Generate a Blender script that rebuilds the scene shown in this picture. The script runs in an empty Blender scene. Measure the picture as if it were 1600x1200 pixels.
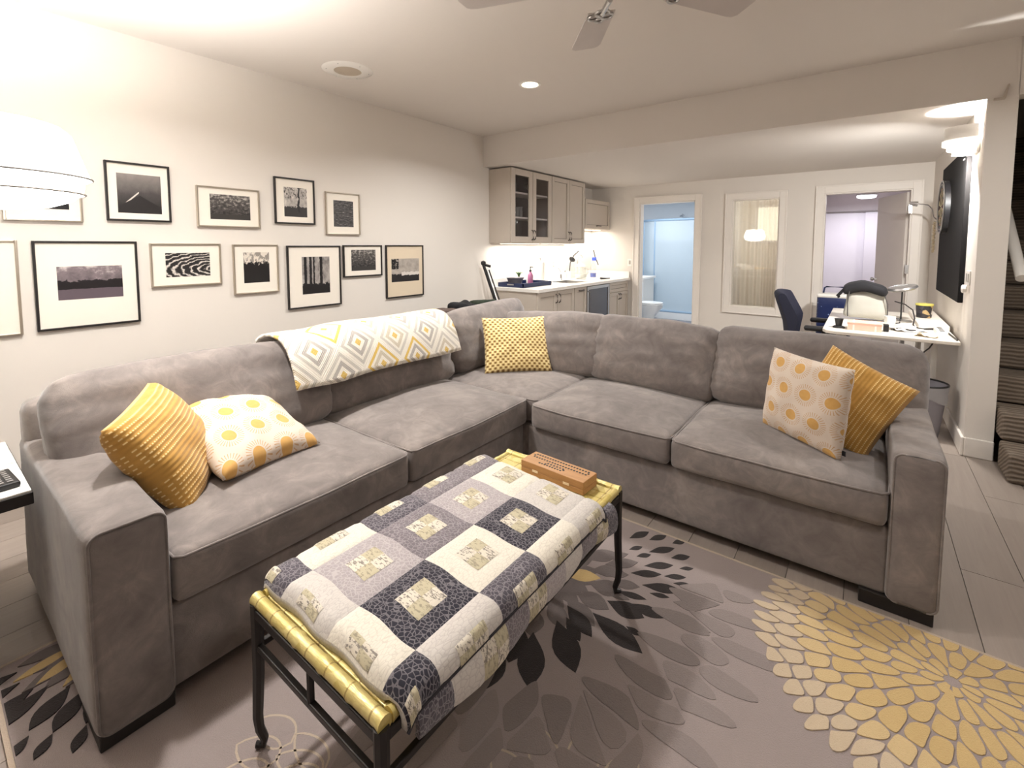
import bpy, bmesh, math, random
from mathutils import Vector, Matrix, noise

random.seed(7)
SC = bpy.context.scene
COL = SC.collection
PI = math.pi

# ------------------------------------------------------------------ camera
cam_d = bpy.data.cameras.new('camera')
cam_d.sensor_fit = 'HORIZONTAL'; cam_d.sensor_width = 36.0
cam_d.lens = 36.0 * 726.364 / 1600.0
cam_d.shift_y = -(600.0 - 435.295) / 1600.0
cam_d.clip_start = 0.02; cam_d.clip_end = 60
cam = bpy.data.objects.new('camera', cam_d); COL.objects.link(cam)
cam.location = (3.705, 0.0, 1.423)
cam.rotation_euler = (PI / 2 - 0.070, 0.0, 0.649)
SC.camera = cam

# ------------------------------------------------------------------ world and exposure
W = bpy.data.worlds.new('world'); SC.world = W; W.use_nodes = True
W.node_tree.nodes['Background'].inputs[0].default_value = (0.05, 0.05, 0.055, 1)
W.node_tree.nodes['Background'].inputs[1].default_value = 0.3
SC.view_settings.view_transform = 'Standard'
SC.view_settings.look = 'None'
SC.view_settings.exposure = 0.10
SC.view_settings.gamma = 1.0
SC.view_settings.use_curve_mapping = False


def area_light(name, loc, power, size, color, rot=(0, 0, 0), shape='DISK', size_y=None, spread=PI):
    d = bpy.data.lights.new(name, 'AREA'); d.energy = power; d.shape = shape; d.size = size
    if size_y: d.size_y = size_y
    d.color = color; d.spread = spread
    o = bpy.data.objects.new(name, d); COL.objects.link(o); o.location = loc; o.rotation_euler = rot
    return o


def point_light(name, loc, power, color, radius=0.05):
    d = bpy.data.lights.new(name, 'POINT'); d.energy = power; d.color = color; d.shadow_soft_size = radius
    o = bpy.data.objects.new(name, d); COL.objects.link(o); o.location = loc
    return o


WARM = (1.0, 0.80, 0.60); NEUT = (1.0, 0.985, 0.955); COOL = (0.78, 0.88, 1.0)
# recessed ceiling cans; only the first is in view, the rest are added for light (the lamp of each can sits just under its lens)
CANS = [(1.481, 3.173), (1.481, 0.75), (4.30, 0.95), (4.55, 3.05)]
for i, (x, y) in enumerate(CANS):
    area_light('can_lamp', (x, y, 2.70), (39, 36, 8, 14)[i], 0.15, NEUT, spread=math.radians(150))
# strips below the wall cabinets
for y0, y1, z in ((4.47, 5.25, 1.452), (5.37, 6.18, 1.452), (6.30, 7.05, 1.675)):
    area_light('strip_lamp', (0.16, (y0 + y1) / 2, z - 0.012), 6.5, 0.05, (1.0, 0.95, 0.87), shape='RECTANGLE', size_y=y1 - y0)
# bulb inside the open-topped drum shade of the floor lamp
point_light('floor_lamp_bulb', (1.285, 0.205, 1.75), 150, (1.0, 0.985, 0.955), 0.06)
area_light('sconce_bulb', (4.205, 4.53, 2.13), 36, 0.07, (1.0, 0.985, 0.955), (PI, 0, 0))
area_light('sconce_bulb', (4.19, 4.55, 2.055), 52, 0.10, (1.0, 0.985, 0.955), (math.radians(42), math.radians(30), 0))
area_light('bathroom_lamp', (0.6, 8.1, 2.36), 36, 0.5, (0.93, 0.965, 1.0))
area_light('bedroom_lamp', (3.685, 9.5, 2.17), 15, 0.25, (0.95, 0.94, 1.0))
area_light('curtain_backlight', (2.45, 8.3, 2.3), 13, 0.3, (1.0, 0.96, 0.90))  # added light without a fixture, brightens the curtain from behind

# ------------------------------------------------------------------ material helpers
def S(r, g, b):
    f = lambda c: (c / 255 / 12.92) if c / 255 <= 0.04045 else ((c / 255 + 0.055) / 1.055) ** 2.4
    return (f(r), f(g), f(b), 1.0)


class NT:
    def __init__(s, name):
        s.m = bpy.data.materials.new(name); s.m.use_nodes = True
        s.t = s.m.node_tree; s.p = s.t.nodes['Principled BSDF']; s.out = s.t.nodes['Material Output']
    def n(s, typ, **kw):
        nd = s.t.nodes.new(typ)
        for k, v in kw.items(): setattr(nd, k, v)
        return nd
    def lk(s, a, b): s.t.links.new(a, b)
    def put(s, sock, v):
        if isinstance(v, bpy.types.NodeSocket): s.lk(v, sock)
        elif v is not None: sock.default_value = v
    def ma(s, op, a, b=None, c=None, clamp=False):
        nd = s.n('ShaderNodeMath', operation=op, use_clamp=clamp)
        s.put(nd.inputs[0], a); s.put(nd.inputs[1], b); s.put(nd.inputs[2], c)
        return nd.outputs[0]
    def mix(s, f, a, b, blend='MIX'):
        nd = s.n('ShaderNodeMix', data_type='RGBA', blend_type=blend)
        s.put(nd.inputs[0], f); s.put(nd.inputs[6], a); s.put(nd.inputs[7], b)
        return nd.outputs[2]
    def co(s, kind='Object'):
        return s.n('ShaderNodeTexCoord').outputs[kind]
    def map(s, vec, sc=(1, 1, 1), loc=(0, 0, 0), rot=(0, 0, 0)):
        nd = s.n('ShaderNodeMapping'); s.lk(vec, nd.inputs[0])
        nd.inputs['Scale'].default_value = sc; nd.inputs['Location'].default_value = loc; nd.inputs['Rotation'].default_value = rot
        return nd.outputs[0]
    def noise(s, vec, scale, detail=3, rough=0.5, out=0, dist=0.0):
        nd = s.n('ShaderNodeTexNoise'); s.lk(vec, nd.inputs['Vector'])
        nd.inputs['Scale'].default_value = scale; nd.inputs['Detail'].default_value = detail
        nd.inputs['Roughness'].default_value = rough; nd.inputs['Distortion'].default_value = dist
        return nd.outputs[out]
    def voro(s, vec, scale, feature='F1', out='Distance', rnd=1.0):
        nd = s.n('ShaderNodeTexVoronoi', feature=feature); s.lk(vec, nd.inputs['Vector'])
        nd.inputs['Scale'].default_value = scale; nd.inputs['Randomness'].default_value = rnd
        return nd.outputs[out]
    def ramp(s, f, stops, interp='LINEAR'):
        nd = s.n('ShaderNodeValToRGB'); s.lk(f, nd.inputs[0]); r = nd.color_ramp; r.interpolation = interp
        while len(r.elements) < len(stops): r.elements.new(0.5)
        for e, (p, c) in zip(r.elements, stops): e.position = p; e.color = c
        return nd.outputs[0]
    def sep(s, vec):
        nd = s.n('ShaderNodeSeparateXYZ'); s.lk(vec, nd.inputs[0]); return nd.outputs
    def bump(s, h, strength=0.3, dist=0.01):
        nd = s.n('ShaderNodeBump'); s.lk(h, nd.inputs['Height'])
        nd.inputs['Strength'].default_value = strength; nd.inputs['Distance'].default_value = dist
        s.lk(nd.outputs[0], s.p.inputs['Normal'])
    def set(s, color=None, rough=0.5, metal=0.0, spec=None, sheen=None, **kw):
        s.put(s.p.inputs['Base Color'], color); s.put(s.p.inputs['Roughness'], rough); s.p.inputs['Metallic'].default_value = metal
        if spec is not None: s.p.inputs['Specular IOR Level'].default_value = spec
        if sheen is not None:
            s.p.inputs['Sheen Weight'].default_value = sheen; s.p.inputs['Sheen Roughness'].default_value = 0.5
        for k, v in kw.items(): s.put(s.p.inputs[k], v)
        return s.m


MATS = {}
def plain(name, col, rough=0.5, metal=0.0, var=0.06, scale=8.0, bump=0.0, bscale=60.0, spec=None, sheen=None):
    """a plain painted, plastic or metal surface with slight procedural variation"""
    if name in MATS: return MATS[name]
    m = NT(name); c = m.co()
    nz = m.noise(c, scale, 3)
    dark = tuple(x * (1 - var) for x in col[:3]) + (1,); lite = tuple(min(1, x * (1 + var)) for x in col[:3]) + (1,)
    m.set(m.mix(nz, dark, lite), rough, metal, spec, sheen)
    if bump: m.bump(m.noise(c, bscale, 2), bump, 0.005)
    MATS[name] = m.m
    return m.m


def emis(name, col, strength):
    m = NT(name); m.set(col, 0.5)
    m.p.inputs['Emission Color'].default_value = col; m.p.inputs['Emission Strength'].default_value = strength
    MATS[name] = m.m; return m.m


wall_m = plain('wall_paint', S(228, 221, 213), 0.85, var=0.015, scale=1.2, bump=0.05, bscale=220)
ceil_m = plain('ceiling_paint', S(226, 219, 212), 0.9, var=0.015, scale=1.2)
trim_m = plain('trim_paint', S(238, 231, 223), 0.45, var=0.02)
white_m = plain('white_lacquer', S(238, 234, 228), 0.35, var=0.02)
cab_m = plain('cabinet_paint', S(199, 188, 176), 0.45, var=0.03)
cabin_m = plain('cabinet_inside', S(104, 96, 94), 0.6, var=0.05)
steel_m = plain('brushed_steel', S(190, 188, 186), 0.3, 1.0, var=0.05)
chrome_m = plain('chrome', S(215, 215, 218), 0.12, 1.0, var=0.02)
black_m = plain('black_metal', S(38, 34, 33), 0.42, 0.3, var=0.1)
blackp_m = plain('black_plastic', S(26, 25, 27), 0.45, var=0.1)
blackf_m = plain('black_fabric', S(24, 23, 27), 0.9, var=0.2, bump=0.3, bscale=400)
navy_m = plain('navy_plastic', S(22, 36, 74), 0.4, var=0.1)
silver_m = plain('silver_frame', S(196, 186, 172), 0.3, 0.9, var=0.05)
matb_m = plain('mat_board', S(240, 232, 220), 0.9, var=0.01)
matbeige_m = plain('mat_board_beige', S(222, 205, 180), 0.9, var=0.02)
stone_m = plain('white_quartz', S(242, 238, 232), 0.25, var=0.02, scale=30)
porc_m = plain('porcelain', S(238, 240, 242), 0.15, var=0.01)
paper_m = plain('paper', S(236, 230, 222), 0.8, var=0.04)
lamp_m = emis('lamp_shade_glow', (1.0, 0.97, 0.92, 1), 9.8)
diff_m = emis('lamp_diffuser_glow', (1.0, 0.97, 0.92, 1), 9.0)
can_m = emis('can_glow', (1.0, 0.88, 0.70, 1), 9.0)
strip_m = emis('strip_glow', (1.0, 0.92, 0.80, 1), 3.0)
sconce_m = emis('sconce_glow', (1.0, 0.95, 0.88, 1), 0.9)
bedglow_m = emis('bedroom_glow', (0.88, 0.93, 1.0, 1), 6.0)


def glass_mat(name, tint, refl=0.1, alpha_tint=0.0):
    m = NT(name); t = m.t
    tr = m.n('ShaderNodeBsdfTransparent'); tr.inputs[0].default_value = tint
    gl = m.n('ShaderNodeBsdfGlossy'); gl.inputs[0].default_value = (1, 1, 1, 1); gl.inputs[1].default_value = 0.02
    lw = m.n('ShaderNodeLayerWeight'); lw.inputs[0].default_value = 0.5
    f = m.ma('ADD', m.ma('MULTIPLY', m.ma('POWER', lw.outputs['Facing'], 5.0), 0.9), refl, clamp=True)
    mx = m.n('ShaderNodeMixShader'); m.lk(f, mx.inputs[0]); m.lk(tr.outputs[0], mx.inputs[1]); m.lk(gl.outputs[0], mx.inputs[2])
    last = mx.outputs[0]
    if alpha_tint:
        df = m.n('ShaderNodeBsdfDiffuse'); df.inputs[0].default_value = tint
        m2 = m.n('ShaderNodeMixShader'); m2.inputs[0].default_value = alpha_tint
        m.lk(last, m2.inputs[1]); m.lk(df.outputs[0], m2.inputs[2]); last = m2.outputs[0]
    m.lk(last, m.out.inputs[0]); MATS[name] = m.m
    return m.m


pane_m = glass_mat('window_glass', (0.97, 0.98, 0.97, 1), 0.09)
cabglass_m = glass_mat('cabinet_glass', (0.84, 0.83, 0.84, 1), 0.015)
shower_m = glass_mat('shower_glass', (0.78, 0.88, 0.95, 1), 0.02, 0.42)
clear_m = glass_mat('clear_glass', (0.93, 0.94, 0.93, 1), 0.05, 0.12)
lens_m = glass_mat('blue_glass', (0.30, 0.40, 0.95, 1), 0.05, 0.3)


def wood_floor():
    m = NT('floor_plank_wood'); c = m.co()
    rnd = m.n('ShaderNodeObjectInfo').outputs['Random']
    off = m.n('ShaderNodeCombineXYZ'); m.lk(m.ma('MULTIPLY', rnd, 37.0), off.inputs[2])
    add = m.n('ShaderNodeVectorMath', operation='ADD'); m.lk(c, add.inputs[0]); m.lk(off.outputs[0], add.inputs[1])
    g = m.noise(m.map(add.outputs[0], (14, 1.1, 1)), 2.2, 5, 0.62, dist=0.5)
    g2 = m.noise(m.map(add.outputs[0], (60, 1.6, 1)), 3.0, 3, 0.6)
    base = m.ramp(rnd, [(0.0, S(138, 126, 118)), (0.35, S(160, 148, 139)), (0.7, S(150, 138, 131)), (1.0, S(172, 159, 149))])
    c1 = m.mix(m.ma('MULTIPLY', g, 0.55), base, S(104, 92, 85), 'MIX')
    c2 = m.mix(m.ma('MULTIPLY', g2, 0.25), c1, S(184, 170, 156))
    m.set(c2, 0.42); m.bump(g2, 0.08, 0.004)
    return m.m


def fabric_sofa():
    m = NT('sofa_microsuede'); c = m.co()
    big = m.noise(c, 3.2, 4, 0.6, dist=0.8); fine = m.noise(c, 420, 2)
    brush = m.noise(m.map(c, (1.0, 1.0, 1.0)), 9.0, 5, 0.65, dist=1.4)
    col = m.ramp(m.ma('ADD', m.ma('MULTIPLY', big, 0.55), m.ma('MULTIPLY', brush, 0.45)),
                 [(0.30, S(100, 92, 89)), (0.5, S(126, 117, 113)), (0.70, S(156, 145, 138))])
    col = m.mix(m.ma('MULTIPLY', fine, 0.16), col, S(96, 87, 84))
    m.set(col, 0.92, sheen=0.35, spec=0.15)
    h = m.ma('ADD', m.ma('MULTIPLY', fine, 0.3), brush)
    m.bump(h, 0.2, 0.008)
    return m.m


def rug_mat(name, col, col2, s=3.0):
    m = NT(name); c = m.co()
    a = m.noise(c, s, 4, 0.6); f = m.noise(c, 260, 2, 0.7)
    k = m.mix(a, col, col2); k = m.mix(m.ma('MULTIPLY', f, 0.3), k, tuple(x * 0.55 for x in col[:3]) + (1,))
    m.set(k, 0.95, spec=0.05, sheen=0.2); m.bump(f, 0.5, 0.006)
    return m.m


floor_m = wood_floor(); sofa_m = fabric_sofa()
rugb_m = rug_mat('rug_ground', S(150, 137, 134), S(165, 151, 146))
pet_dark = rug_mat('rug_charcoal', S(48, 43, 43), S(62, 55, 54))
pet_mid = rug_mat('rug_taupe', S(108, 98, 96), S(124, 113, 110))
pet_ghost = rug_mat('rug_pale_taupe', S(128, 117, 114), S(140, 128, 124))
pet_ghost2 = rug_mat('rug_faint_taupe', S(139, 127, 124), S(150, 138, 134))
pet_gold = rug_mat('rug_gold', S(198, 168, 114), S(210, 181, 130))
pet_gold2 = rug_mat('rug_pale_gold', S(206, 178, 130), S(214, 188, 144))
pet_tan = rug_mat('rug_tan', S(199, 178, 150), S(208, 188, 162))
pet_line = rug_mat('rug_line', S(184, 165, 148), S(196, 178, 158))


def carpet_stair():
    m = NT('stair_carpet'); c = m.co(); s = m.sep(c)
    st = m.ma('SINE', m.ma('ADD', m.ma('MULTIPLY', m.ma('ADD', s[2], m.ma('MULTIPLY', s[1], 0.6)), 230), m.ma('MULTIPLY', m.noise(c, 9), 6)))
    col = m.mix(m.ma('MULTIPLY_ADD', st, 0.5, 0.5), S(112, 101, 91), S(150, 137, 123))
    col = m.mix(m.ma('MULTIPLY', m.noise(c, 120), 0.4), col, S(90, 80, 72))
    m.set(col, 0.95, spec=0.05); m.bump(st, 0.4, 0.006)
    return m.m


stair_m = carpet_stair()


def sun_mat():
    m = NT('sunburst_fabric'); uv = m.co('UV'); s = m.sep(m.map(uv, (3.6, 3.6, 1), (0.22, 0.35, 0)))
    row = m.ma('FLOOR', s[1]); xo = m.ma('ADD', s[0], m.ma('MULTIPLY', m.ma('MODULO', m.ma('ABSOLUTE', row), 2.0), 0.5))
    fx = m.ma('SUBTRACT', m.ma('FRACT', m.ma('ADD', xo, 20.0)), 0.5); fy = m.ma('SUBTRACT', m.ma('FRACT', m.ma('ADD', s[1], 20.0)), 0.5)
    d = m.ma('SQRT', m.ma('ADD', m.ma('MULTIPLY', fx, fx), m.ma('MULTIPLY', fy, fy)))
    an = m.ma('ARCTAN2', fy, fx)
    ray = m.ma('LESS_THAN', m.ma('FRACT', m.ma('MULTIPLY_ADD', an, 30 / (2 * PI), 40.0)), 0.30)
    band = m.ma('MULTIPLY', m.ma('GREATER_THAN', d, 0.27), m.ma('LESS_THAN', d, 0.45))
    disc = m.ma('LESS_THAN', d, 0.225)
    nz = m.noise(uv, 7, 3)
    base = m.mix(nz, S(206, 190, 175), S(216, 201, 185))
    c = m.mix(m.ma('MULTIPLY', m.ma('MULTIPLY', ray, band), 0.9), base, S(190, 150, 108))
    c = m.mix(disc, c, m.mix(m.noise(uv, 26), S(200, 152, 84), S(212, 168, 104)))
    m.set(c, 0.9, spec=0.1, sheen=0.2); m.bump(m.noise(uv, 300, 2), 0.15, 0.003)
    return m.m


def mustard_mat():
    m = NT('mustard_woven_fabric'); uv = m.co('UV'); s = m.sep(uv)
    u = s[0]; v = s[1]
    line = m.ma('LESS_THAN', m.ma('FRACT', m.ma('MULTIPLY', u, 22.0)), 0.26)
    dash = m.ma('GREATER_THAN', m.ma('FRACT', m.ma('MULTIPLY', v, 46.0)), 0.42)
    plainband = m.ma('MULTIPLY', m.ma('GREATER_THAN', u, 0.50), m.ma('LESS_THAN', u, 0.62))
    plainband = m.ma('ADD', plainband, m.ma('MULTIPLY', m.ma('GREATER_THAN', u, 0.22), m.ma('LESS_THAN', u, 0.27)), clamp=True)
    k = m.ma('MULTIPLY', m.ma('MULTIPLY', line, dash), m.ma('SUBTRACT', 1.0, plainband))
    base = m.mix(m.noise(uv, 30), S(186, 138, 66), S(200, 154, 84))
    c = m.mix(m.ma('MULTIPLY', k, 0.85), base, S(240, 216, 160))
    m.set(c, 0.9, spec=0.1, sheen=0.25)
    m.bump(m.ma('ADD', m.ma('SINE', m.ma('MULTIPLY', u, 22 * 2 * PI)), m.noise(uv, 240, 2)), 0.35, 0.004)
    return m.m


def dots_mat():
    m = NT('gold_dotted_fabric'); uv = m.co('UV'); s = m.sep(m.map(uv, (13, 22, 1)))
    row = m.ma('FLOOR', s[1]); xo = m.ma('ADD', s[0], m.ma('MULTIPLY', m.ma('MODULO', m.ma('ABSOLUTE', row), 2.0), 0.5))
    fx = m.ma('SUBTRACT', m.ma('FRACT', xo), 0.5); fy = m.ma('MULTIPLY', m.ma('SUBTRACT', m.ma('FRACT', s[1]), 0.5), 0.62)
    d = m.ma('SQRT', m.ma('ADD', m.ma('MULTIPLY', fx, fx), m.ma('MULTIPLY', fy, fy)))
    base = m.mix(m.noise(uv, 12), S(214, 184, 116), S(226, 200, 140))
    c = m.mix(m.ma('LESS_THAN', d, 0.40), S(246, 228, 176), base)
    c = m.mix(m.ma('LESS_THAN', d, 0.225), c, S(140, 106, 62))
    m.set(c, 0.9, spec=0.1, sheen=0.2); m.bump(m.noise(uv, 240, 2), 0.15, 0.003)
    return m.m


sun_m = sun_mat(); mustard_m = mustard_mat(); dots_m = dots_mat()


def quilt_mat(name, col, line, amount, style='pebble'):
    m = NT(name); c = m.co()
    if style == 'pebble': h = m.voro(m.map(c, (1, 1.25, 1)), 74, 'DISTANCE_TO_EDGE')
    else: h = m.voro(m.map(c, (2.0, 0.85, 1), rot=(0, 0, 0.5)), 62, 'DISTANCE_TO_EDGE')
    ln = m.ma('LESS_THAN', h, 0.075) if style == 'pebble' else m.ma('LESS_THAN', h, 0.055)
    base = m.mix(m.noise(c, 24, 3), tuple(x * 0.9 for x in col[:3]) + (1,), col)
    m.set(m.mix(m.ma('MULTIPLY', ln, amount), base, line), 0.9, spec=0.1, sheen=0.2)
    m.bump(m.ma('MINIMUM', h, 0.2), 0.45 if style == 'pebble' else 0.28, 0.006)
    return m.m


q_white = quilt_mat('quilt_cream', S(224, 216, 202), S(196, 187, 174), 0.6, 'row')
q_lite = quilt_mat('quilt_pale_grey', S(204, 197, 190), S(176, 168, 164), 0.6, 'row')
q_lav = quilt_mat('quilt_lavender_grey', S(164, 155, 156), S(190, 182, 180), 0.6)
q_mid = quilt_mat('quilt_slate', S(118, 110, 114), S(160, 152, 154), 0.6)
q_dark = quilt_mat('quilt_dark_slate', S(84, 79, 86), S(140, 134, 138), 0.7)
q_black = quilt_mat('quilt_charcoal', S(48, 46, 55), S(128, 122, 126), 0.7)


def quilt_centre():
    m = NT('quilt_print'); uv = m.co('UV'); s = m.sep(uv); c = m.co()
    q = m.ma('ABSOLUTE', m.ma('SUBTRACT', m.ma('GREATER_THAN', s[0], 0.5), m.ma('GREATER_THAN', s[1], 0.5)))
    base = m.mix(q, S(210, 201, 186), S(186, 176, 150))
    scr = m.ma('GREATER_THAN', m.noise(m.map(c, (1.0, 2.6, 1)), 64, 4, 0.7), 0.545)
    col = m.mix(m.ma('MULTIPLY', scr, m.ma('MULTIPLY_ADD', q, -0.30, 0.75)), base, S(92, 84, 80))
    m.set(col, 0.9, spec=0.1); m.bump(m.noise(c, 60, 3), 0.4, 0.005)
    return m.m


q_print = quilt_centre()


def diamond_quilt():
    m = NT('diamond_quilt_fabric'); uv = m.co('UV'); s = m.sep(m.map(uv, (9.0, 5.2, 1)))
    a = m.ma('MULTIPLY', m.ma('ADD', s[0], s[1]), 0.5); b = m.ma('MULTIPLY', m.ma('SUBTRACT', s[0], s[1]), 0.5)
    fa = m.ma('ABSOLUTE', m.ma('SUBTRACT', m.ma('FRACT', m.ma('ADD', a, 20.0)), 0.5)); fb = m.ma('ABSOLUTE', m.ma('SUBTRACT', m.ma('FRACT', m.ma('ADD', b, 20.0)), 0.5))
    d = m.ma('MAXIMUM', fa, fb)
    cell = m.n('ShaderNodeCombineXYZ'); m.lk(m.ma('FLOOR', a), cell.inputs[0]); m.lk(m.ma('FLOOR', b), cell.inputs[1])
    wn = m.n('ShaderNodeTexWhiteNoise', noise_dimensions='2D'); m.lk(cell.outputs[0], wn.inputs[0]); r = wn.outputs[0]
    gold = m.ma('GREATER_THAN', r, 0.84)
    outer = m.mix(gold, m.mix(r, S(200, 193, 184), S(218, 210, 198)), S(226, 190, 104))
    ring = m.mix(m.ma('GREATER_THAN', m.ma('FRACT', m.ma('MULTIPLY', r, 7.0)), 0.5), S(186, 178, 170), S(210, 198, 178))
    white = S(240, 233, 221)
    c = m.mix(m.ma('LESS_THAN', d, 0.425), white, outer)
    c = m.mix(m.ma('LESS_THAN', d, 0.345), c, white)
    c = m.mix(m.ma('LESS_THAN', d, 0.27), c, ring)
    c = m.mix(m.ma('LESS_THAN', d, 0.17), c, white)
    c = m.mix(m.ma('LESS_THAN', d, 0.08), c, S(222, 188, 110))
    m.set(c, 0.9, spec=0.1, sheen=0.2)
    m.bump(m.ma('ADD', m.ma('SINE', m.ma('MULTIPLY', d, 150)), m.noise(uv, 90, 2)), 0.4, 0.005)
    return m.m


dquilt_m = diamond_quilt()


def bamboo_mat():
    m = NT('gold_bamboo'); c = m.co()
    v = m.voro(m.map(c, (1, 1, 1)), 22, 'F1', 'Color', 0.6)
    k = m.mix(m.sep(v)[0], S(204, 184, 104), S(232, 216, 150))
    g = m.noise(m.map(c, (30, 160, 30)), 2.0, 3)
    sp = m.sep(c); nd = m.ma('LESS_THAN', m.ma('FRACT', m.ma('MULTIPLY', sp[0], 12.0)), 0.06)
    k = m.mix(m.ma('MULTIPLY', nd, 0.7), k, S(120, 92, 44))
    m.set(m.mix(m.ma('MULTIPLY', g, 0.55), k, S(150, 122, 58)), 0.36, 0.25); m.bump(g, 0.25, 0.004)
    return m.m


bamboo_m = bamboo_mat()


def wood_mat(name, a, b, sc=(3, 40, 40), rough=0.4):
    m = NT(name); c = m.co(); g = m.noise(m.map(c, sc), 2.0, 4, 0.6, dist=0.6)
    m.set(m.mix(g, a, b), rough); m.bump(g, 0.1, 0.003)
    return m.m


cherry_m = wood_mat('cribbage_wood', S(148, 102, 60), S(200, 152, 100))


# ------------------------------------------------------------------ geometry helpers
class M:
    """collects vertices and faces of one part"""
    def __init__(s): s.v = []; s.f = []; s.uv = []
    def add(s, vs, fs, uvs=None):
        o = len(s.v); s.v += [Vector(p) for p in vs]
        for i, f in enumerate(fs):
            s.f.append([k + o for k in f]); s.uv.append(uvs[i] if uvs else None)
        return s
    def box(s, a, b, mat=None):
        x0, y0, z0 = a; x1, y1, z1 = b
        vs = [(x0, y0, z0), (x1, y0, z0), (x1, y1, z0), (x0, y1, z0), (x0, y0, z1), (x1, y0, z1), (x1, y1, z1), (x0, y1, z1)]
        if mat: vs = [mat @ Vector(p) for p in vs]
        return s.add(vs, [(0, 3, 2, 1), (4, 5, 6, 7), (0, 1, 5, 4), (1, 2, 6, 5), (2, 3, 7, 6), (3, 0, 4, 7)])
    def tube(s, path, r, n=10, cap=True, closed=False):
        path = [Vector(p) for p in path]; L = len(path)
        rs = r if isinstance(r, (list, tuple)) else [r] * L
        rings = []; ref = None
        for i, p in enumerate(path):
            if closed: t = (path[(i + 1) % L] - path[i - 1])
            else: t = (path[min(i + 1, L - 1)] - path[max(i - 1, 0)])
            t.normalize()
            if ref is None: ref = Vector((0, 0, 1)) if abs(t.z) < 0.9 else Vector((1, 0, 0))
            a = t.cross(ref).normalized(); b = t.cross(a); ref = -b if False else ref
            rings.append([p + (a * math.cos(2 * PI * k / n) + b * math.sin(2 * PI * k / n)) * rs[i] for k in range(n)])
        vs = [q for ring in rings for q in ring]; fs = []
        R = L if closed else L - 1
        for i in range(R):
            for k in range(n):
                j = (i + 1) % L
                fs.append((i * n + k, i * n + (k + 1) % n, j * n + (k + 1) % n, j * n + k))
        if cap and not closed:
            fs.append(tuple(range(n))[::-1]); fs.append(tuple((L - 1) * n + k for k in range(n)))
        return s.add(vs, fs)
    def lathe(s, prof, c=(0, 0, 0), n=24, a0=0.0, a1=2 * PI, mat=None):
        full = abs(a1 - a0 - 2 * PI) < 1e-6; m = n if full else n + 1
        vs = []
        for r, z in prof:
            for k in range(m):
                a = a0 + (a1 - a0) * k / n
                p = Vector((r * math.cos(a), r * math.sin(a), z))
                vs.append((mat @ p if mat else p) + Vector(c))
        fs = []
        for i in range(len(prof) - 1):
            for k in range(n):
                k2 = (k + 1) % m
                fs.append((i * m + k, i * m + k2, (i + 1) * m + k2, (i + 1) * m + k))
        return s.add(vs, fs)
    def disc(s, c, r, n=20, axis='z', up=True):
        vs = []
        for k in range(n):
            a = 2 * PI * k / n; p = (r * math.cos(a), r * math.sin(a))
            vs.append({'z': (c[0] + p[0], c[1] + p[1], c[2]), 'x': (c[0], c[1] + p[0], c[2] + p[1]), 'y': (c[0] + p[0], c[1], c[2] + p[1])}[axis])
        return s.add(vs, [tuple(range(n)) if up else tuple(range(n))[::-1]])
    def prism(s, poly, d0, d1, axis='z'):
        n = len(poly)
        P = (lambda p, d: (p[0], p[1], d)) if axis == 'z' else ((lambda p, d: (p[0], d, p[1])) if axis == 'y' else (lambda p, d: (d, p[0], p[1])))
        vs = [P(p, d0) for p in poly] + [P(p, d1) for p in poly]
        return s.add(vs, [tuple(range(n))[::-1], tuple(range(n, 2 * n))] + [(k, (k + 1) % n, n + (k + 1) % n, n + k) for k in range(n)])
    def grid(s, fn, nu, nv, flip=False):
        vs = [fn(i / nu, j / nv) for j in range(nv + 1) for i in range(nu + 1)]
        fs = []; us = []
        for j in range(nv):
            for i in range(nu):
                a = j * (nu + 1) + i; q = [a, a + 1, a + nu + 2, a + nu + 1]
                w = [(i / nu, j / nv), ((i + 1) / nu, j / nv), ((i + 1) / nu, (j + 1) / nv), (i / nu, (j + 1) / nv)]
                if flip: q.reverse(); w.reverse()
                fs.append(tuple(q)); us.append(w)
        return s.add(vs, fs, us)
    def rbox(s, h, r, fn=None, n=(8, 8, 4), mat=None):
        """rounded box of half sizes h and edge radius r; fn moves each local point"""
        tmp = {}
        def vid(p):
            k = tuple(round(x, 5) for x in p)
            if k not in tmp:
                tmp[k] = len(s.v)
                q = Vector([max(-(h[i] - r), min(h[i] - r, p[i])) for i in range(3)])
                d = Vector(p) - q
                if d.length > 1e-9: d = d.normalized() * r
                w = q + d
                if fn: w = fn(w)
                s.v.append(mat @ w if mat else w)
            return tmp[k]
        def lin(a, k):
            # denser near the ends so the rounded edges stay round
            m_ = n[a]; e = r * 1.0
            inner = [(-(h[a] - e) + 2 * (h[a] - e) * i / m_) for i in range(m_ + 1)]
            return [-h[a], -h[a] + r * 0.3] + inner + [h[a] - r * 0.3, h[a]]
        for ax in range(3):
            u, v = (ax + 1) % 3, (ax + 2) % 3
            lu, lv = lin(u, 0), lin(v, 0)
            for sg in (-1, 1):
                for i in range(len(lu) - 1):
                    for j in range(len(lv) - 1):
                        q = []
                        for (a, b) in ((lu[i], lv[j]), (lu[i + 1], lv[j]), (lu[i + 1], lv[j + 1]), (lu[i], lv[j + 1])):
                            p = [0, 0, 0]; p[ax] = sg * h[ax]; p[u] = a; p[v] = b; q.append(vid(p))
                        if sg < 0: q.reverse()
                        if len(set(q)) > 2: s.f.append(q); s.uv.append(None)
        return s


def frame_mat(c, u, v, n):
    m = Matrix((u, v, n)).transposed().to_4x4(); m.translation = Vector(c); return m


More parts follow.
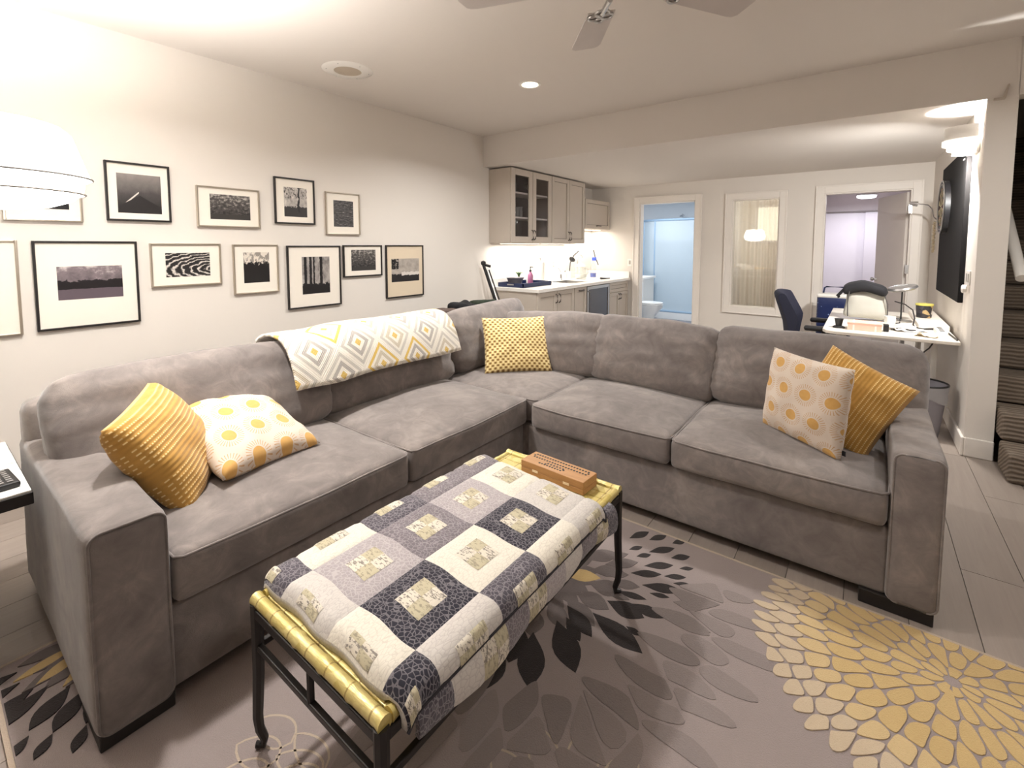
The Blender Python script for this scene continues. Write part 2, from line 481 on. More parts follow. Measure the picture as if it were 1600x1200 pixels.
LOC = {}
def obj(name, g, mat, parent=None, smooth=False, bevel=0.0, local=False, sharp=40, seg=2):
    me = bpy.data.meshes.new(name)
    if parent is not None and not local: off = LOC[parent.name]
    elif parent is None and not local:
        xs = [p.x for p in g.v]; ys = [p.y for p in g.v]
        off = Vector(((min(xs) + max(xs)) / 2, (min(ys) + max(ys)) / 2, min(p.z for p in g.v)))
    else: off = Vector((0, 0, 0))
    me.from_pydata([tuple(p - off) for p in g.v], [], [list(f) for f in g.f])
    if any(u is not None for u in g.uv):
        uvl = me.uv_layers.new(name='uv'); li = 0
        for f, u in zip(g.f, g.uv):
            for k in range(len(f)):
                uvl.data[li].uv = u[k] if u else (0, 0); li += 1
    for m_ in (mat if isinstance(mat, (list, tuple)) else [mat]): me.materials.append(m_)
    if smooth:
        me.polygons.foreach_set('use_smooth', [True] * len(me.polygons)); me.set_sharp_from_angle(angle=math.radians(sharp))
    me.update()
    o = bpy.data.objects.new(name, me); COL.objects.link(o)
    if parent is not None: o.parent = parent
    elif not local: o.location = off
    LOC[o.name] = off.copy() if parent is None else LOC[parent.name].copy()
    if bevel:
        b = o.modifiers.new('bevel', 'BEVEL'); b.width = bevel; b.segments = seg; b.limit_method = 'ANGLE'; b.angle_limit = math.radians(50)
    return o


def thing(name, label, cat, loc, group=None):
    o = bpy.data.objects.new(name, None); COL.objects.link(o); o.location = loc; o.empty_display_size = 0.1
    o['label'] = label; o['category'] = cat
    if group: o['group'] = group
    LOC[o.name] = Vector(loc); return o


def tag(o, label, cat, group=None):
    o['label'] = label; o['category'] = cat
    if group: o['group'] = group
    return o


def struct(name, g, mat, **kw):
    o = obj(name, g, mat, **kw); o['kind'] = 'structure'; return o


def arc(c, r, a0, a1, n, plane='xz', fixed=0.0):
    out = []
    for i in range(n + 1):
        a = math.radians(a0 + (a1 - a0) * i / n); p = (c[0] + r * math.cos(a), c[1] + r * math.sin(a))
        out.append({'xz': (p[0], fixed, p[1]), 'yz': (fixed, p[0], p[1]), 'xy': (p[0], p[1], fixed)}[plane])
    return out


# ================================================================== ROOM SHELL
H = 2.73; ZB = 2.371; YH = 4.314; YF = 7.11; XR = 4.293; XR2 = 4.435
YN = -2.3; XE = 5.45
# floor: sub-floor slab and every plank a part
fl = struct('floor', M().box((-0.1, YN - .1, -0.10), (XE + .1, YF + .14, -0.014)), plain('subfloor', S(70, 62, 56), 0.8))
PW = 0.203; PL = 1.52
pg = {}
def plank_mesh(x0, x1, y0, y1):
    k = (round(x1 - x0, 3), round(y1 - y0, 3))
    if k not in pg:
        g = M().box((-(x1 - x0) / 2 + .0012, -(y1 - y0) / 2 + .0015, -0.0138), ((x1 - x0) / 2 - .0012, (y1 - y0) / 2 - .0015, 0))
        o = obj('plank', g, floor_m, fl, local=True); pg[k] = o.data; first = o
    else:
        first = bpy.data.objects.new('plank', pg[k]); COL.objects.link(first); first.parent = fl
    o = first
    o.location = Vector(((x0 + x1) / 2, (y0 + y1) / 2, 0)) - LOC['floor']
x = 4.099 - PW * 21
row = 0
while x < XE:
    x0 = max(x, 0.0); x1 = min(x + PW, XE)
    y = YN - (0.37 + 0.61 * row) % PL
    while y < YF:
        a, b = max(y, YN), min(y + PL, YF + .1)
        if b - a > 0.02 and x1 - x0 > 0.01: plank_mesh(x0, x1, a, b)
        y += PL
    x += PW; row += 1

struct('ceiling', M().box((-.1, YN - .1, H), (XE + .1, YH, H + .12)), ceil_m)
struct('ceiling_kitchen', M().box((-.1, YH, ZB), (XR2, YF + .14, H + .12)), ceil_m)
struct('wall_header', M().box((-.002 + XR2, YH, ZB), (XE + .1, YH + .14, H + .12)), ceil_m)
struct('wall_left', M().box((-.1, YN - .1, -.1), (0, YF + .14, H)), wall_m)
struct('wall_near', M().box((0, YN - .1, -.1), (XE, YN, H)), wall_m)
struct('wall_east', M().box((XE, YN - .1, -.1), (XE + .1, 8.2, 5.0)), wall_m)
struct('wall_right', M().box((XR, YH, -.1), (XR2, YF + .14, ZB)).box((XR, YF + .14, -.1), (XR2, 10.4, ZB)).box((XR2 - .12, YH + .14, ZB), (XR2, 8.2, 5.0)), wall_m)
# far wall with its three openings
D1 = (0.844, 1.692, 2.091); WN = (2.195, 2.775, 0.57, 2.067); D3 = (3.269, 4.115, 2.083)
g = M(); y0, y1 = YF, YF + .13
g.box((0, y0, -.1), (D1[0], y1, ZB)); g.box((D1[0], y0, D1[2]), (D1[1], y1, ZB))
g.box((D1[1], y0, -.1), (WN[0], y1, ZB)); g.box((WN[0], y0, -.1), (WN[1], y1, WN[2])); g.box((WN[0], y0, WN[3]), (WN[1], y1, ZB))
g.box((WN[1], y0, -.1), (D3[0], y1, ZB)); g.box((D3[0], y0, D3[2]), (D3[1], y1, ZB)); g.box((D3[1], y0, -.1), (XR, y1, ZB))
struct('wall_far', g, wall_m)
# casings
def casing(name, x0, x1, z1, w=0.095, sill=None):
    g = M(); yb = YF - .022
    z0 = 0.0 if sill is None else sill
    lo = z0 if sill is None else z0 - w
    for (a, b) in ((x0 - w, x0), (x1, x1 + w)):
        g.box((a, yb, lo), (b, YF, z1 + w))
    g.box((x0, yb, z1), (x1, YF, z1 + w))
    for (a, b) in ((x0 - w, x0 - w + .018), (x1 + w - .018, x1 + w)): g.box((a, yb - .01, lo), (b, yb, z1 + w))
    g.box((x0 - w + .018, yb - .01, z1 + w - .018), (x1 + w - .018, yb, z1 + w))
    if sill is not None:
        g.box((x0, yb, lo), (x1, YF, z0)); g.box((x0 - w + .018, yb - .01, lo), (x1 + w - .018, yb, lo + .018))
    # jamb lining
    g.box((x0 - .002, YF, z0), (x0 + .015, YF + .13, z1)); g.box((x1 - .015, YF, z0), (x1 + .002, YF + .13, z1)); g.box((x0 + .015, YF, z1 - .015), (x1 - .015, YF + .13, z1 + .002))
    if sill is not None: g.box((x0 + .015, YF, z0), (x1 - .015, YF + .13, z0 + .015))
    return struct(name, g, trim_m, bevel=0.003)
casing('trim_1', *D1); casing('trim_2', *D3)
wf = casing('window_1', WN[0], WN[1], WN[3], 0.092, WN[2])
obj('pane', M().box((WN[0] + .015, YF + .05, WN[2] + .015), (WN[1] - .015, YF + .056, WN[3] - .015)), pane_m, wf)
# baseboards
BB = 0.13
struct('baseboard_right', M().box((XR - .018, YH - .018, 0), (XR, YF - .02, BB)).box((XR, YH - .018, 0), (XR2 + .002, YH, BB)), trim_m, bevel=.006)
struct('baseboard_left', M().box((0, YN, 0), (.018, 4.42, BB)), trim_m, bevel=.006)
struct('baseboard_far', M().box((1.8, YF - .018, 0), (3.17, YF, BB)), trim_m, bevel=.006)

# rooms behind the far wall
bw = plain('bath_wall', S(238, 242, 247), 0.6, var=.02)
tile_m = plain('bath_tile_grey', S(118, 124, 134), 0.4, var=.06)
grout_m = plain('grout', S(160, 164, 170), 0.9)
struct('wall_bathroom', M().box((-1.0, YF + .13, -.1), (-.9, 10.1, 2.5)).box((-1.0, 10.1, -.1), (1.9, 10.2, 2.5)).box((1.80, YF + .13, -.1), (1.9, 10.1, 2.5)).box((-1.0, YF + .13, 2.4), (1.9, 10.2, 2.5)), bw)
bf = struct('floor_bathroom', M().box((-.9, YF + .13, -.1), (1.80, 10.1, -.012)), grout_m)
tm = None
for i in range(6):
    for j in range(7):
        cx, cy = -.9 + .225 + .45 * i, YF + .13 + .21 + .42 * j
        if tm is None:
            o = obj('tile', M().box((-.222, -.207, -.012), (.222, .207, 0)), tile_m, bf, local=True); tm = o.data
        else:
            o = bpy.data.objects.new('tile', tm); COL.objects.link(o); o.parent = bf
        o.location = Vector((cx, cy, 0)) - LOC['floor_bathroom']
br = plain('bedroom_wall', S(224, 216, 218), 0.85, var=.015)
struct('wall_bedroom', M().box((2.95, YF + .13, -.1), (3.05, 10.4, 2.5)).box((2.95, 10.4, -.1), (XR2, 10.5, 2.5)).box((2.95, YF + .14, 2.36), (XR, 10.5, 2.5)), br)
struct('floor_bedroom', M().box((3.05, YF + .13, -.1), (XR, 10.4, 0)), plain('bedroom_carpet', S(170, 160, 152), 0.95, bump=.3, bscale=300))
struct('wall_utility', M().box((1.9, 9.3, -.1), (2.95, 9.4, 2.5)).box((1.9, YF + .13, 2.4), (2.95, 9.4, 2.5)), plain('utility_wall', S(226, 212, 186), 0.85))
struct('floor_utility', M().box((1.9, YF + .13, -.1), (2.95, 9.3, 0)), plain('utility_floor', S(130, 116, 104), 0.8))
# stairwell
struct('wall_stair', M().box((XR2, 8.1, -.1), (XE, 8.2, 5.0)).box((XR2 - .12, YH + .14, 5.0), (XE + .1, 8.2, 5.1)).box((XR2, YH + .0, H + .12), (XE, YH + .14, 5.0)), wall_m)

# ================================================================== STAIRS
st = thing('carpeted_staircase', 'brown-grey carpeted staircase climbing behind the white pillar', 'staircase', (4.95, 5.6, 0))
RISE, RUN = 0.185, 0.262
for k in range(14):
    ys = 3.95 + RUN * k
    xa = XR2 + .008
    if k == 0: g = M().box((xa, ys, 0.0), (XE - .005, ys + RUN + .02, RISE - .002))
    else: g = M().box((xa, ys - .022, RISE * k), (XE - .005, ys + RUN, RISE * (k + 1) - .002))
    obj('step', g, stair_m, st, bevel=0.022, seg=3)
hr = thing('stair_handrail', 'white round handrail fixed along the stair wall', 'handrail', (4.51, 4.4, 1.2))
hd = Vector((0, RUN, RISE * 1.15)).normalized()
p0 = Vector((4.515, 4.36, 1.215))
obj('rail', M().tube([p0, p0 + hd * 3.2], 0.030, 16), white_m, hr, smooth=True)
for t in (0.5, 1.9):
    q = p0 + hd * t
    obj('bracket', M().tube([q + Vector((-.082, 0, -.06)), q + Vector((-.03, 0, -.06)), q + Vector((0, 0, -.025))], 0.008, 8), steel_m, hr, smooth=True)

# ================================================================== SECTIONAL SOFA
sf = thing('sectional_sofa', 'large L-shaped grey microsuede sectional sofa facing the coffee table', 'sofa', (2.0, 2.0, 0))
def sbox(name, a, b, r=0.035, puff=0.0, n=(10, 10, 6), par=None, wav=0.0):
    c = Vector([(a[i] + b[i]) / 2 for i in range(3)]); h = [(b[i] - a[i]) / 2 for i in range(3)]
    def fn(p):
        q = Vector(p)
        if puff:
            e = [1 - min(1, abs(q[i]) / h[i]) ** 2.4 for i in range(3)]
            q.z += (puff if q.z > 0 else 0) * e[0] * e[1] * (1 if q.z > 0 else 0)
            q.x += math.copysign(puff * .35, q.x) * e[1] * e[2] if abs(q.x) > h[0] * .9 else 0
            q.y += math.copysign(puff * .35, q.y) * e[0] * e[2] if abs(q.y) > h[1] * .9 else 0
        if wav:
            k = noise.noise_vector((q + c) * 4.0) * wav + noise.noise_vector((q + c) * 9.0) * wav * .35
            q += k
        return q + c
    return obj(name, M().rbox(h, r, fn, n), sofa_m, par or sf, smooth=True, sharp=80)
ZA = 0.645
sbox('base', (0.96, 0.43, 0.05), (2.055, 2.30, 0.325), .02, wav=.003)
sbox('base', (0.96, 2.30, 0.05), (2.10, 3.33, 0.325), .02)
sbox('base', (2.10, 2.268, 0.05), (3.83, 3.33, 0.332), .02, wav=.003)
arm1 = sbox('arm', (0.96, 0.255, 0.047), (2.082, 0.445, ZA), .030, n=(16, 4, 10), wav=.004)
arm2 = sbox('arm', (3.822, 2.240, 0.045), (3.980, 3.33, ZA), .028, n=(4, 16, 10), wav=.004)
def welt(par, pts): obj('welt', M().tube(pts, .0042, 6, closed=True), sofa_m, par, smooth=True, sharp=80)
def rrect(a0, a1, b0, b1, c=.03, n=5):
    out = []
    for (ca, cb, st_) in ((a1 - c, b1 - c, 0), (a0 + c, b1 - c, 90), (a0 + c, b0 + c, 180), (a1 - c, b0 + c, 270)):
        for i in range(n + 1):
            t = math.radians(st_ + 90 * i / n); out.append((ca + c * math.cos(t), cb + c * math.sin(t)))
    return out
welt(arm1, [(2.074, a, b) for a, b in rrect(.262, .438, .055, ZA - .006)])
welt(arm2, [(a, 2.248, b) for a, b in rrect(3.828, 3.974, .053, ZA - .006)])
sbox('back_frame', (0.93, 0.262, 0.07), (1.09, 3.36, 0.80), .05, n=(3, 26, 8), wav=.004)
sbox('back_frame', (0.93, 3.20, 0.07), (3.975, 3.36, 0.78), .05, n=(26, 3, 8), wav=.004)
def seat(a, b, seam='x'):
    s = sbox('seat_cushion', a, b, .028, puff=.035, n=(14, 14, 4), wav=.005)
    zt = b[2] - .028; r = .004
    # welt around the top edge
    pts = []
    ins = .006
    x0, x1, y0, y1 = a[0] + ins, b[0] - ins + .006, a[1] + ins, b[1] - ins
    c = .02
    loop = [(x0 + c, y0), (x1 - c, y0), (x1, y0 + c), (x1, y1 - c), (x1 - c, y1), (x0 + c, y1), (x0, y1 - c), (x0, y0 + c)]
    big = []
    for i in range(8):
        p, q = Vector(loop[i]), Vector(loop[(i + 1) % 8]); m_ = 12 if i % 2 == 0 else 1
        for t in range(m_): big.append(p.lerp(q, t / m_))
    cen = Vector(((a[0] + b[0]) / 2, (a[1] + b[1]) / 2)); hh = Vector(((b[0] - a[0]) / 2, (b[1] - a[1]) / 2))
    path = []
    for p in big:
        d = p - cen; ex = 1 - min(1, abs(d.x) / hh.x) ** 2.4; ey = 1 - min(1, abs(d.y) / hh.y) ** 2.4
        q = Vector((p.x + (math.copysign(.012, d.x) * ey if abs(d.x) > hh.x * .9 else 0), p.y + (math.copysign(.012, d.y) * ex if abs(d.y) > hh.y * .9 else 0), zt + .018))
        q += noise.noise_vector(q * 4.0) * .005
        path.append(q)
    obj('piping', M().tube(path, .0045, 6, closed=True), sofa_m, s, smooth=True, sharp=80)
    return s
seat((1.22, 0.450, 0.325), (2.085, 1.362, 0.487))
seat((1.22, 1.374, 0.325), (2.085, 2.300, 0.487))
seat((1.22, 2.312, 0.325), (2.138, 3.10, 0.480))
seat((2.148, 2.232, 0.335), (2.974, 3.10, 0.480))
seat((2.984, 2.232, 0.335), (3.816, 3.10, 0.480))
def backc(c, udir, tilt, w, h, t, roll=0.0, seed=0.0, r=.07):
    """plump back cushion; udir runs along its width, tilt leans it back"""
    u = Vector(udir).normalized(); up = Vector((0, 0, 1)); n0 = u.cross(up)
    n = (n0 * math.cos(tilt) + up * math.sin(tilt)); v = (up * math.cos(tilt) - n0 * math.sin(tilt))
    u2 = u * math.cos(roll) + v * math.sin(roll); v2 = v * math.cos(roll) - u * math.sin(roll)
    mt = frame_mat(c, u2, v2, n); hh = (w / 2, h / 2, t / 2)
    def fn(p):
        ex = 1 - min(1, abs(p.x) / hh[0]) ** 2.2; ey = 1 - min(1, abs(p.y) / hh[1]) ** 2.2
        q = Vector(p)
        q.z *= 0.62 + 0.52 * (ex * ey) ** .6
        q.y += .018 * ex * (1 if p.y > 0 else -.6) * (abs(p.y) / hh[1])
        q.x += .012 * ey * math.copysign(1, p.x) * (abs(p.x) / hh[0])
        k = Vector((seed, seed * 2.1, 0))
        q += noise.noise_vector((q + k) * 5.0) * .010
        q.z += noise.noise((Vector((q.x * 3, q.y * 9, 0)) + k) * 1.6) * .012
        # gathered wrinkles near the side seams
        e = max(0, abs(p.x) / hh[0] - .72) / .28
        q.z += math.sin(q.y * 95 + seed * 7 + noise.noise(q * 6 + k) * 3) * .006 * e
        return q
    o = obj('back_cushion', M().rbox(hh, r, fn, (22, 14, 3), mt), sofa_m, sf, smooth=True, sharp=80)
    return o
T = math.radians
backc((1.285, 0.850, 0.685), (0, 1, 0), T(23), 1.10, .46, .27, 0, 1.0)
backc((1.255, 1.875, 0.675), (0, 1, 0), T(24), 1.02, .45, .24, 0, 2.0)
backc((1.275, 2.865, 0.715), (0, 1, 0), T(20), 0.98, .45, .26, T(3), 3.0)
backc((1.80, 3.035, 0.675), (1, 0, 0), T(19), 0.96, .45, .25, T(4), 4.0)
backc((2.595, 3.04, 0.685), (1, 0, 0), T(20), 0.84, .46, .27, T(-2), 5.0)
backc((3.485, 3.045, 0.69), (1, 0, 0), T(20), 0.98, .46, .27, T(-1), 6.0)
dk = plain('dark_wood_foot', S(30, 25, 23), 0.5)
for (a, b) in (((1.86, .262), (2.072, .44)), ((.97, .28), (1.1, .4)), ((.97, 3.2), (1.1, 3.33)), ((3.74, 2.252), (3.966, 2.32)), ((3.80, 3.2), (3.96, 3.32)), ((2.02, 2.28), (2.12, 2.38))):
    zb_ = 0.0125 if (a[0] > 1.47 and a[1] < 2.18) else 0.001
    if a == (1.86, .262): b = (2.072, .44)
    obj('foot', M().box((a[0], a[1], zb_), (b[0], b[1], 0.058)), dk, sf, bevel=.004)

# ================================================================== THROW PILLOWS
def pillow(name, label, c, u, v, w, h, T_, mat, seed=0.0, group='throw pillows', pinch=.05, corner=None, fold=0.0):
    u = Vector(u).normalized(); v = Vector(v); v = (v - u * v.dot(u)).normalized(); n = u.cross(v)
    g = M(); N = 28
    def side(sg):
        def fn(a, b):
            x, y = 2 * a - 1, 2 * b - 1
            e = max(0, (1 - x * x)) ** .5 * max(0, (1 - y * y)) ** .5
            z = T_ / 2 * (e ** .75) * sg
            px = x * (1 - pinch * (1 - y * y) * abs(x)) * w / 2; py = y * (1 - pinch * (1 - x * x) * abs(y)) * h / 2
            k = Vector((px, py, seed * 3.7 + (5 if sg < 0 else 0)))
            m_ = e ** .5
            z += (noise.noise(k * 9) * .012 + noise.noise(k * 22) * .004) * m_
            edge = (1 - e) * m_
            z += math.sin(max(abs(x), abs(y)) * 2 + (px * 60 if abs(y) > abs(x) else py * 60) + noise.noise(k * 8) * 4) * .005 * edge
            if fold: z += -fold * (x * x) * sg * 0 + fold * (x * x) * .5
            return Vector(c) + u * px + v * py + n * z
        return fn
    g.grid(side(1), N, N); g.grid(side(-1), N, N, flip=True)
    o = obj(name, g, mat, smooth=True, sharp=180)
    bm = bmesh.new(); bm.from_mesh(o.data); bmesh.ops.remove_doubles(bm, verts=bm.verts, dist=.0004); bm.to_mesh(o.data); bm.free()
    tag(o, label, 'pillow', group)
    return o
p = pillow('throw_pillow', 'mustard woven throw pillow leaning in the corner of the left sofa arm', (1.60, 0.585, 0.665), (.2, .47, -.80), (-.86, .50, .1), .42, .46, .20, mustard_m, 1)
def on(o, name, g, mat): return obj(name, g, mat, o)
p2 = pillow('throw_pillow', 'cream sunburst throw pillow lying beside the mustard pillow at the left arm', (1.56, 0.87, 0.625), (-.16, .985, -.05), (-.92, -.13, .36), .44, .50, .16, sun_m, 2)
pillow('throw_pillow', 'gold dotted throw pillow propped in the corner of the sofa', (1.655, 2.755, 0.690), (.70, .71, .01), (-.36, .35, .86), .50, .44, .15, dots_m, 3)
p4 = pillow('throw_pillow', 'cream sunburst throw pillow standing in front of the mustard one at the right arm', (3.505, 2.56, 0.695), (.795, -.607, -.02), (-.02, .16, .98), .43, .41, .15, sun_m, 4)
pillow('throw_pillow', 'mustard woven throw pillow tucked behind the sunburst pillow by the right arm', (3.665, 2.66, 0.69), (.88, -.26, -.40), (.40, .30, .86), .37, .41, .12, mustard_m, 5)
tg = M().box((-.008, -.001, -.011), (.008, .001, .011), Matrix.Translation((3.668, 2.428, .525)) @ Matrix.Rotation(-.65, 4, 'Z'))
on(p4, 'label_tag', tg, blackf_m)

# ================================================================== QUILT OVER THE SOFA BACK
def drape_path():
    # cross-section over the leaning back cushions: (x, z)
    return [(1.015, .70), (1.03, .80), (1.055, .87), (1.10, .925), (1.17, .955), (1.25, .962), (1.33, .948), (1.39, .905), (1.43, .84), (1.455, .77), (1.475, .70)]
def path_at(P, t):
    L = [0]
    for a, b in zip(P, P[1:]): L.append(L[-1] + math.dist(a, b))
    d = t * L[-1]
    for i in range(len(P) - 1):
        if d <= L[i + 1] or i == len(P) - 2:
            f = (d - L[i]) / (L[i + 1] - L[i]); return (P[i][0] + (P[i + 1][0] - P[i][0]) * f, P[i][1] + (P[i + 1][1] - P[i][1]) * f)
g = M(); DP = drape_path()
def dq(off):
    def fn(a, b):
        x, z = path_at(DP, b); x2, z2 = path_at(DP, min(1, b + .02)); x1, z1 = path_at(DP, max(0, b - .02))
        tx, tz = x2 - x1, z2 - z1; l = math.hypot(tx, tz); nx, nz = -tz / l, tx / l
        if nx * 0 + nz < 0 and False: nx, nz = -nx, -nz
        y = 1.155 + (2.335 - 1.155) * a
        w = noise.noise(Vector((y * 3, b * 3, 2))) * .014 + .012 * math.sin(y * 5)
        z += -.012 * math.exp(-((y - 1.38) / .12) ** 2)
        return Vector((x - (nx) * 0 + off * (-nx) * -1 * 1.0 + w * .4, y + .02 * (b - .5), z + off * nz + w * .5))
    return fn
g.grid(dq(.010), 44, 30, flip=True); g.grid(dq(-.006), 44, 30)
# close the hems
def strip(e):
    pass
o = obj('diamond_quilt', g, dquilt_m, smooth=True, sharp=180)
bm = bmesh.new(); bm.from_mesh(o.data)
be = [e for e in bm.edges if e.is_boundary]
bmesh.ops.bridge_loops(bm, edges=be); bm.to_mesh(o.data); bm.free()
tag(o, 'cream quilt with grey and yellow diamonds draped over the sofa back', 'quilt')

# ================================================================== COFFEE TABLE
RZ = 0.0140
TX0, TX1, TY0, TY1 = 2.40, 2.965, 0.535, 1.70; TZ = 0.455
tb = thing('coffee_table', 'black iron coffee table with a golden bamboo top', 'table', (2.68, 1.12, RZ))
# bamboo slats of the top run across the width
nb = 24
for i in range(nb):
    ya = TY0 + .03 + (TY1 - TY0 - .06) * i / nb; yb = TY0 + .03 + (TY1 - TY0 - .06) * (i + 1) / nb
    obj('bamboo_slat', M().box((TX0 + .02, ya + .0012, TZ - .012), (TX1 - .02, yb - .0012, TZ)), bamboo_m, tb, bevel=.003)
for (a, b) in (((TX0 + .0, TY0 + .012), (TX1, TY0 + .012)), ((TX0, TY1 - .012), (TX1, TY1 - .012))):
    pth = []; rr = []
    for k in range(41):
        t = k / 40; pth.append((a[0] + (b[0] - a[0]) * t, a[1], TZ - .006)); rr.append(.0165 + (.0025 if k % 8 == 0 else 0))
    obj('bamboo_pole', M().tube(pth, rr, 12), bamboo_m, tb, smooth=True)
for xx in (TX0 + .010, TX1 - .010):
    pth = [(xx, TY0 + .03 + (TY1 - TY0 - .06) * k / 60, TZ - .006) for k in range(61)]
    obj('bamboo_pole', M().tube(pth, [.0145 + (.002 if k % 8 == 0 else 0) for k in range(61)], 10), bamboo_m, tb, smooth=True)
def bar(a, b, w=.018, h=.018):
    a, b = Vector(a), Vector(b); d = b - a
    g = M()
    if abs(d.x) > abs(d.y): g.box((a.x, a.y - w / 2, a.z - h / 2), (b.x, b.y + w / 2, b.z + h / 2))
    else: g.box((a.x - w / 2, a.y, a.z - h / 2), (b.x + w / 2, b.y, b.z + h / 2))
    return g
for yy in (TY0 + .008, TY1 - .008): obj('top_rail', bar((TX0 + .01, yy, TZ - .036), (TX1 - .01, yy, TZ - .036), .022, .026), black_m, tb, bevel=.003)
for xx in (TX0 + .008, TX1 - .008): obj('top_rail', bar((xx, TY0 + .02, TZ - .036), (xx, TY1 - .02, TZ - .036), .022, .026), black_m, tb, bevel=.003)
ZS = 0.318
for yy in (TY0 + .008, TY1 - .008): obj('stretcher', bar((TX0 + .01, yy, ZS), (TX1 - .01, yy, ZS), .016, .018), black_m, tb, bevel=.003)
for xx in (TX0 + .008, TX1 - .008): obj('stretcher', bar((xx, TY0 + .02, ZS), (xx, TY1 - .02, ZS), .016, .018), black_m, tb, bevel=.003)
for (xx, yy) in ((TX0 + .008, .90), (TX0 + .008, 1.33), (TX1 - .008, .90), (TX1 - .008, 1.33), ((TX0 + TX1) / 2, TY0 + .008), ((TX0 + TX1) / 2, TY1 - .008)):
    obj('baluster', M().tube([(xx, yy, ZS), (xx, yy, TZ - .04)], .009, 8), black_m, tb, smooth=True)
for sx, xx in ((-1, TX0 + .008), (1, TX1 - .008)):
    for sy, yy in ((-1, TY0 + .008), (1, TY1 - .008)):
        pr = [(0, TZ - .012), (0, .34), (.001, .24), (.004, .16), (.006, .11), (.003, .07), (-.006, .04), (-.004, .022), (.012, .0145 + .0)]
        pr = [(a, b) for a, b in pr]
        d = Vector((sx, sy, 0)).normalized()
        pth = [Vector((xx, yy, 0)) + d * a * 1.3 + Vector((0, 0, b if b > .02 else RZ + .009)) for a, b in pr]
        obj('leg', M().tube(pth, [.017, .0165, .016, .015, .014, .0125, .011, .010, .009], 8), black_m, tb, smooth=True)

# ------------------------------------------------------------------ folded quilt on the coffee table
ql = thing('patchwork_quilt', 'folded patchwork quilt of charcoal, grey and cream squares on the coffee table', 'quilt', (2.72, 1.05, TZ))
# cross-section of the top layer from the left hem over the top to the right hem
QP = [(2.386, .462), (2.380, .475), (2.384, .490), (2.398, .499), (2.42, .502), (2.70, .503), (2.945, .503), (2.972, .500), (2.989, .490), (2.998, .476), (3.000, .464), (2.999, .454)]
QY0, QY1 = .572, 1.525
QL = [0]
for a, b in zip(QP, QP[1:]): QL.append(QL[-1] + math.dist(a, b))
def qsurf(s, y, off=0.0):
    s = max(0, min(QL[-1], s))
    def at(d):
        d = max(0, min(QL[-1], d))
        for i in range(len(QP) - 1):
            if d <= QL[i + 1] + 1e-9:
                f = (d - QL[i]) / (QL[i + 1] - QL[i]); return (QP[i][0] + (QP[i + 1][0] - QP[i][0]) * f, QP[i][1] + (QP[i + 1][1] - QP[i][1]) * f)
        return QP[-1]
    x, z = at(s); xa, za = at(s - .012); xb, zb_ = at(s + .012)
    l = math.hypot(xb - xa, zb_ - za) + 1e-9; nx, nz = -(zb_ - za) / l, (xb - xa) / l
    # near hem rolls down on to the bamboo, far hem slopes down
    e = max(0, (QY0 + .035 - y) / .035); zz = -.026 * e * e
    e2 = max(0, (y - (QY1 - .03)) / .03); zz += -.020 * e2 * e2
    w = noise.noise(Vector((x * 6, y * 6, 0))) * .004
    skew = -(x - 2.5) * .085 * max(0, (y - 1.0) / .5) + .004 * math.sin(x * 30)
    return Vector((x + nx * off + w * .6, y + skew, z + nz * off + zz + w))
def sx(xv):
    # arc length where the top of the cross-section crosses x = xv
    for i in range(len(QP) - 1):
        if QP[i][0] <= xv <= QP[i + 1][0] and QP[i][1] > .487: return QL[i] + (QL[i + 1] - QL[i]) * (xv - QP[i][0]) / (QP[i + 1][0] - QP[i][0])
g = M()
g.grid(lambda a, b: qsurf(a * QL[-1], QY0 + (QY1 - QY0) * b, 0), 40, 40)
def inner(a, b):
    p = qsurf(a * QL[-1], QY0 + (QY1 - QY0) * b, -.004); s = a * QL[-1]
    if p.x < 2.97: p.z = min(p.z, TZ + .012 if p.x > 2.94 else TZ + .002)
    if p.x < 2.41: p.x = max(p.x, 2.392); p.z = TZ + .003
    if p.x >= 2.97: p.x -= .014
    return p
g.grid(inner, 40, 40, flip=True)
o = obj('quilt_body', g, q_lite, ql, smooth=True, sharp=180)
bm = bmesh.new(); bm.from_mesh(o.data)
bmesh.ops.bridge_loops(bm, edges=[e for e in bm.edges if e.is_boundary]); bm.to_mesh(o.data); bm.free()
cols = [0.0, sx(2.492), sx(2.713), sx(2.926), QL[-1]]
rows = [QY0, .664, .884, 1.104, 1.326, QY1]
DES = [[q_dark, q_lite, q_white, q_black], [q_white, q_lav, q_black, q_lite], [q_dark, q_mid, q_white, q_dark], [q_mid, q_lav, q_black, q_white], [q_mid, q_white, q_lite, q_lite]]
BS = 0.2185
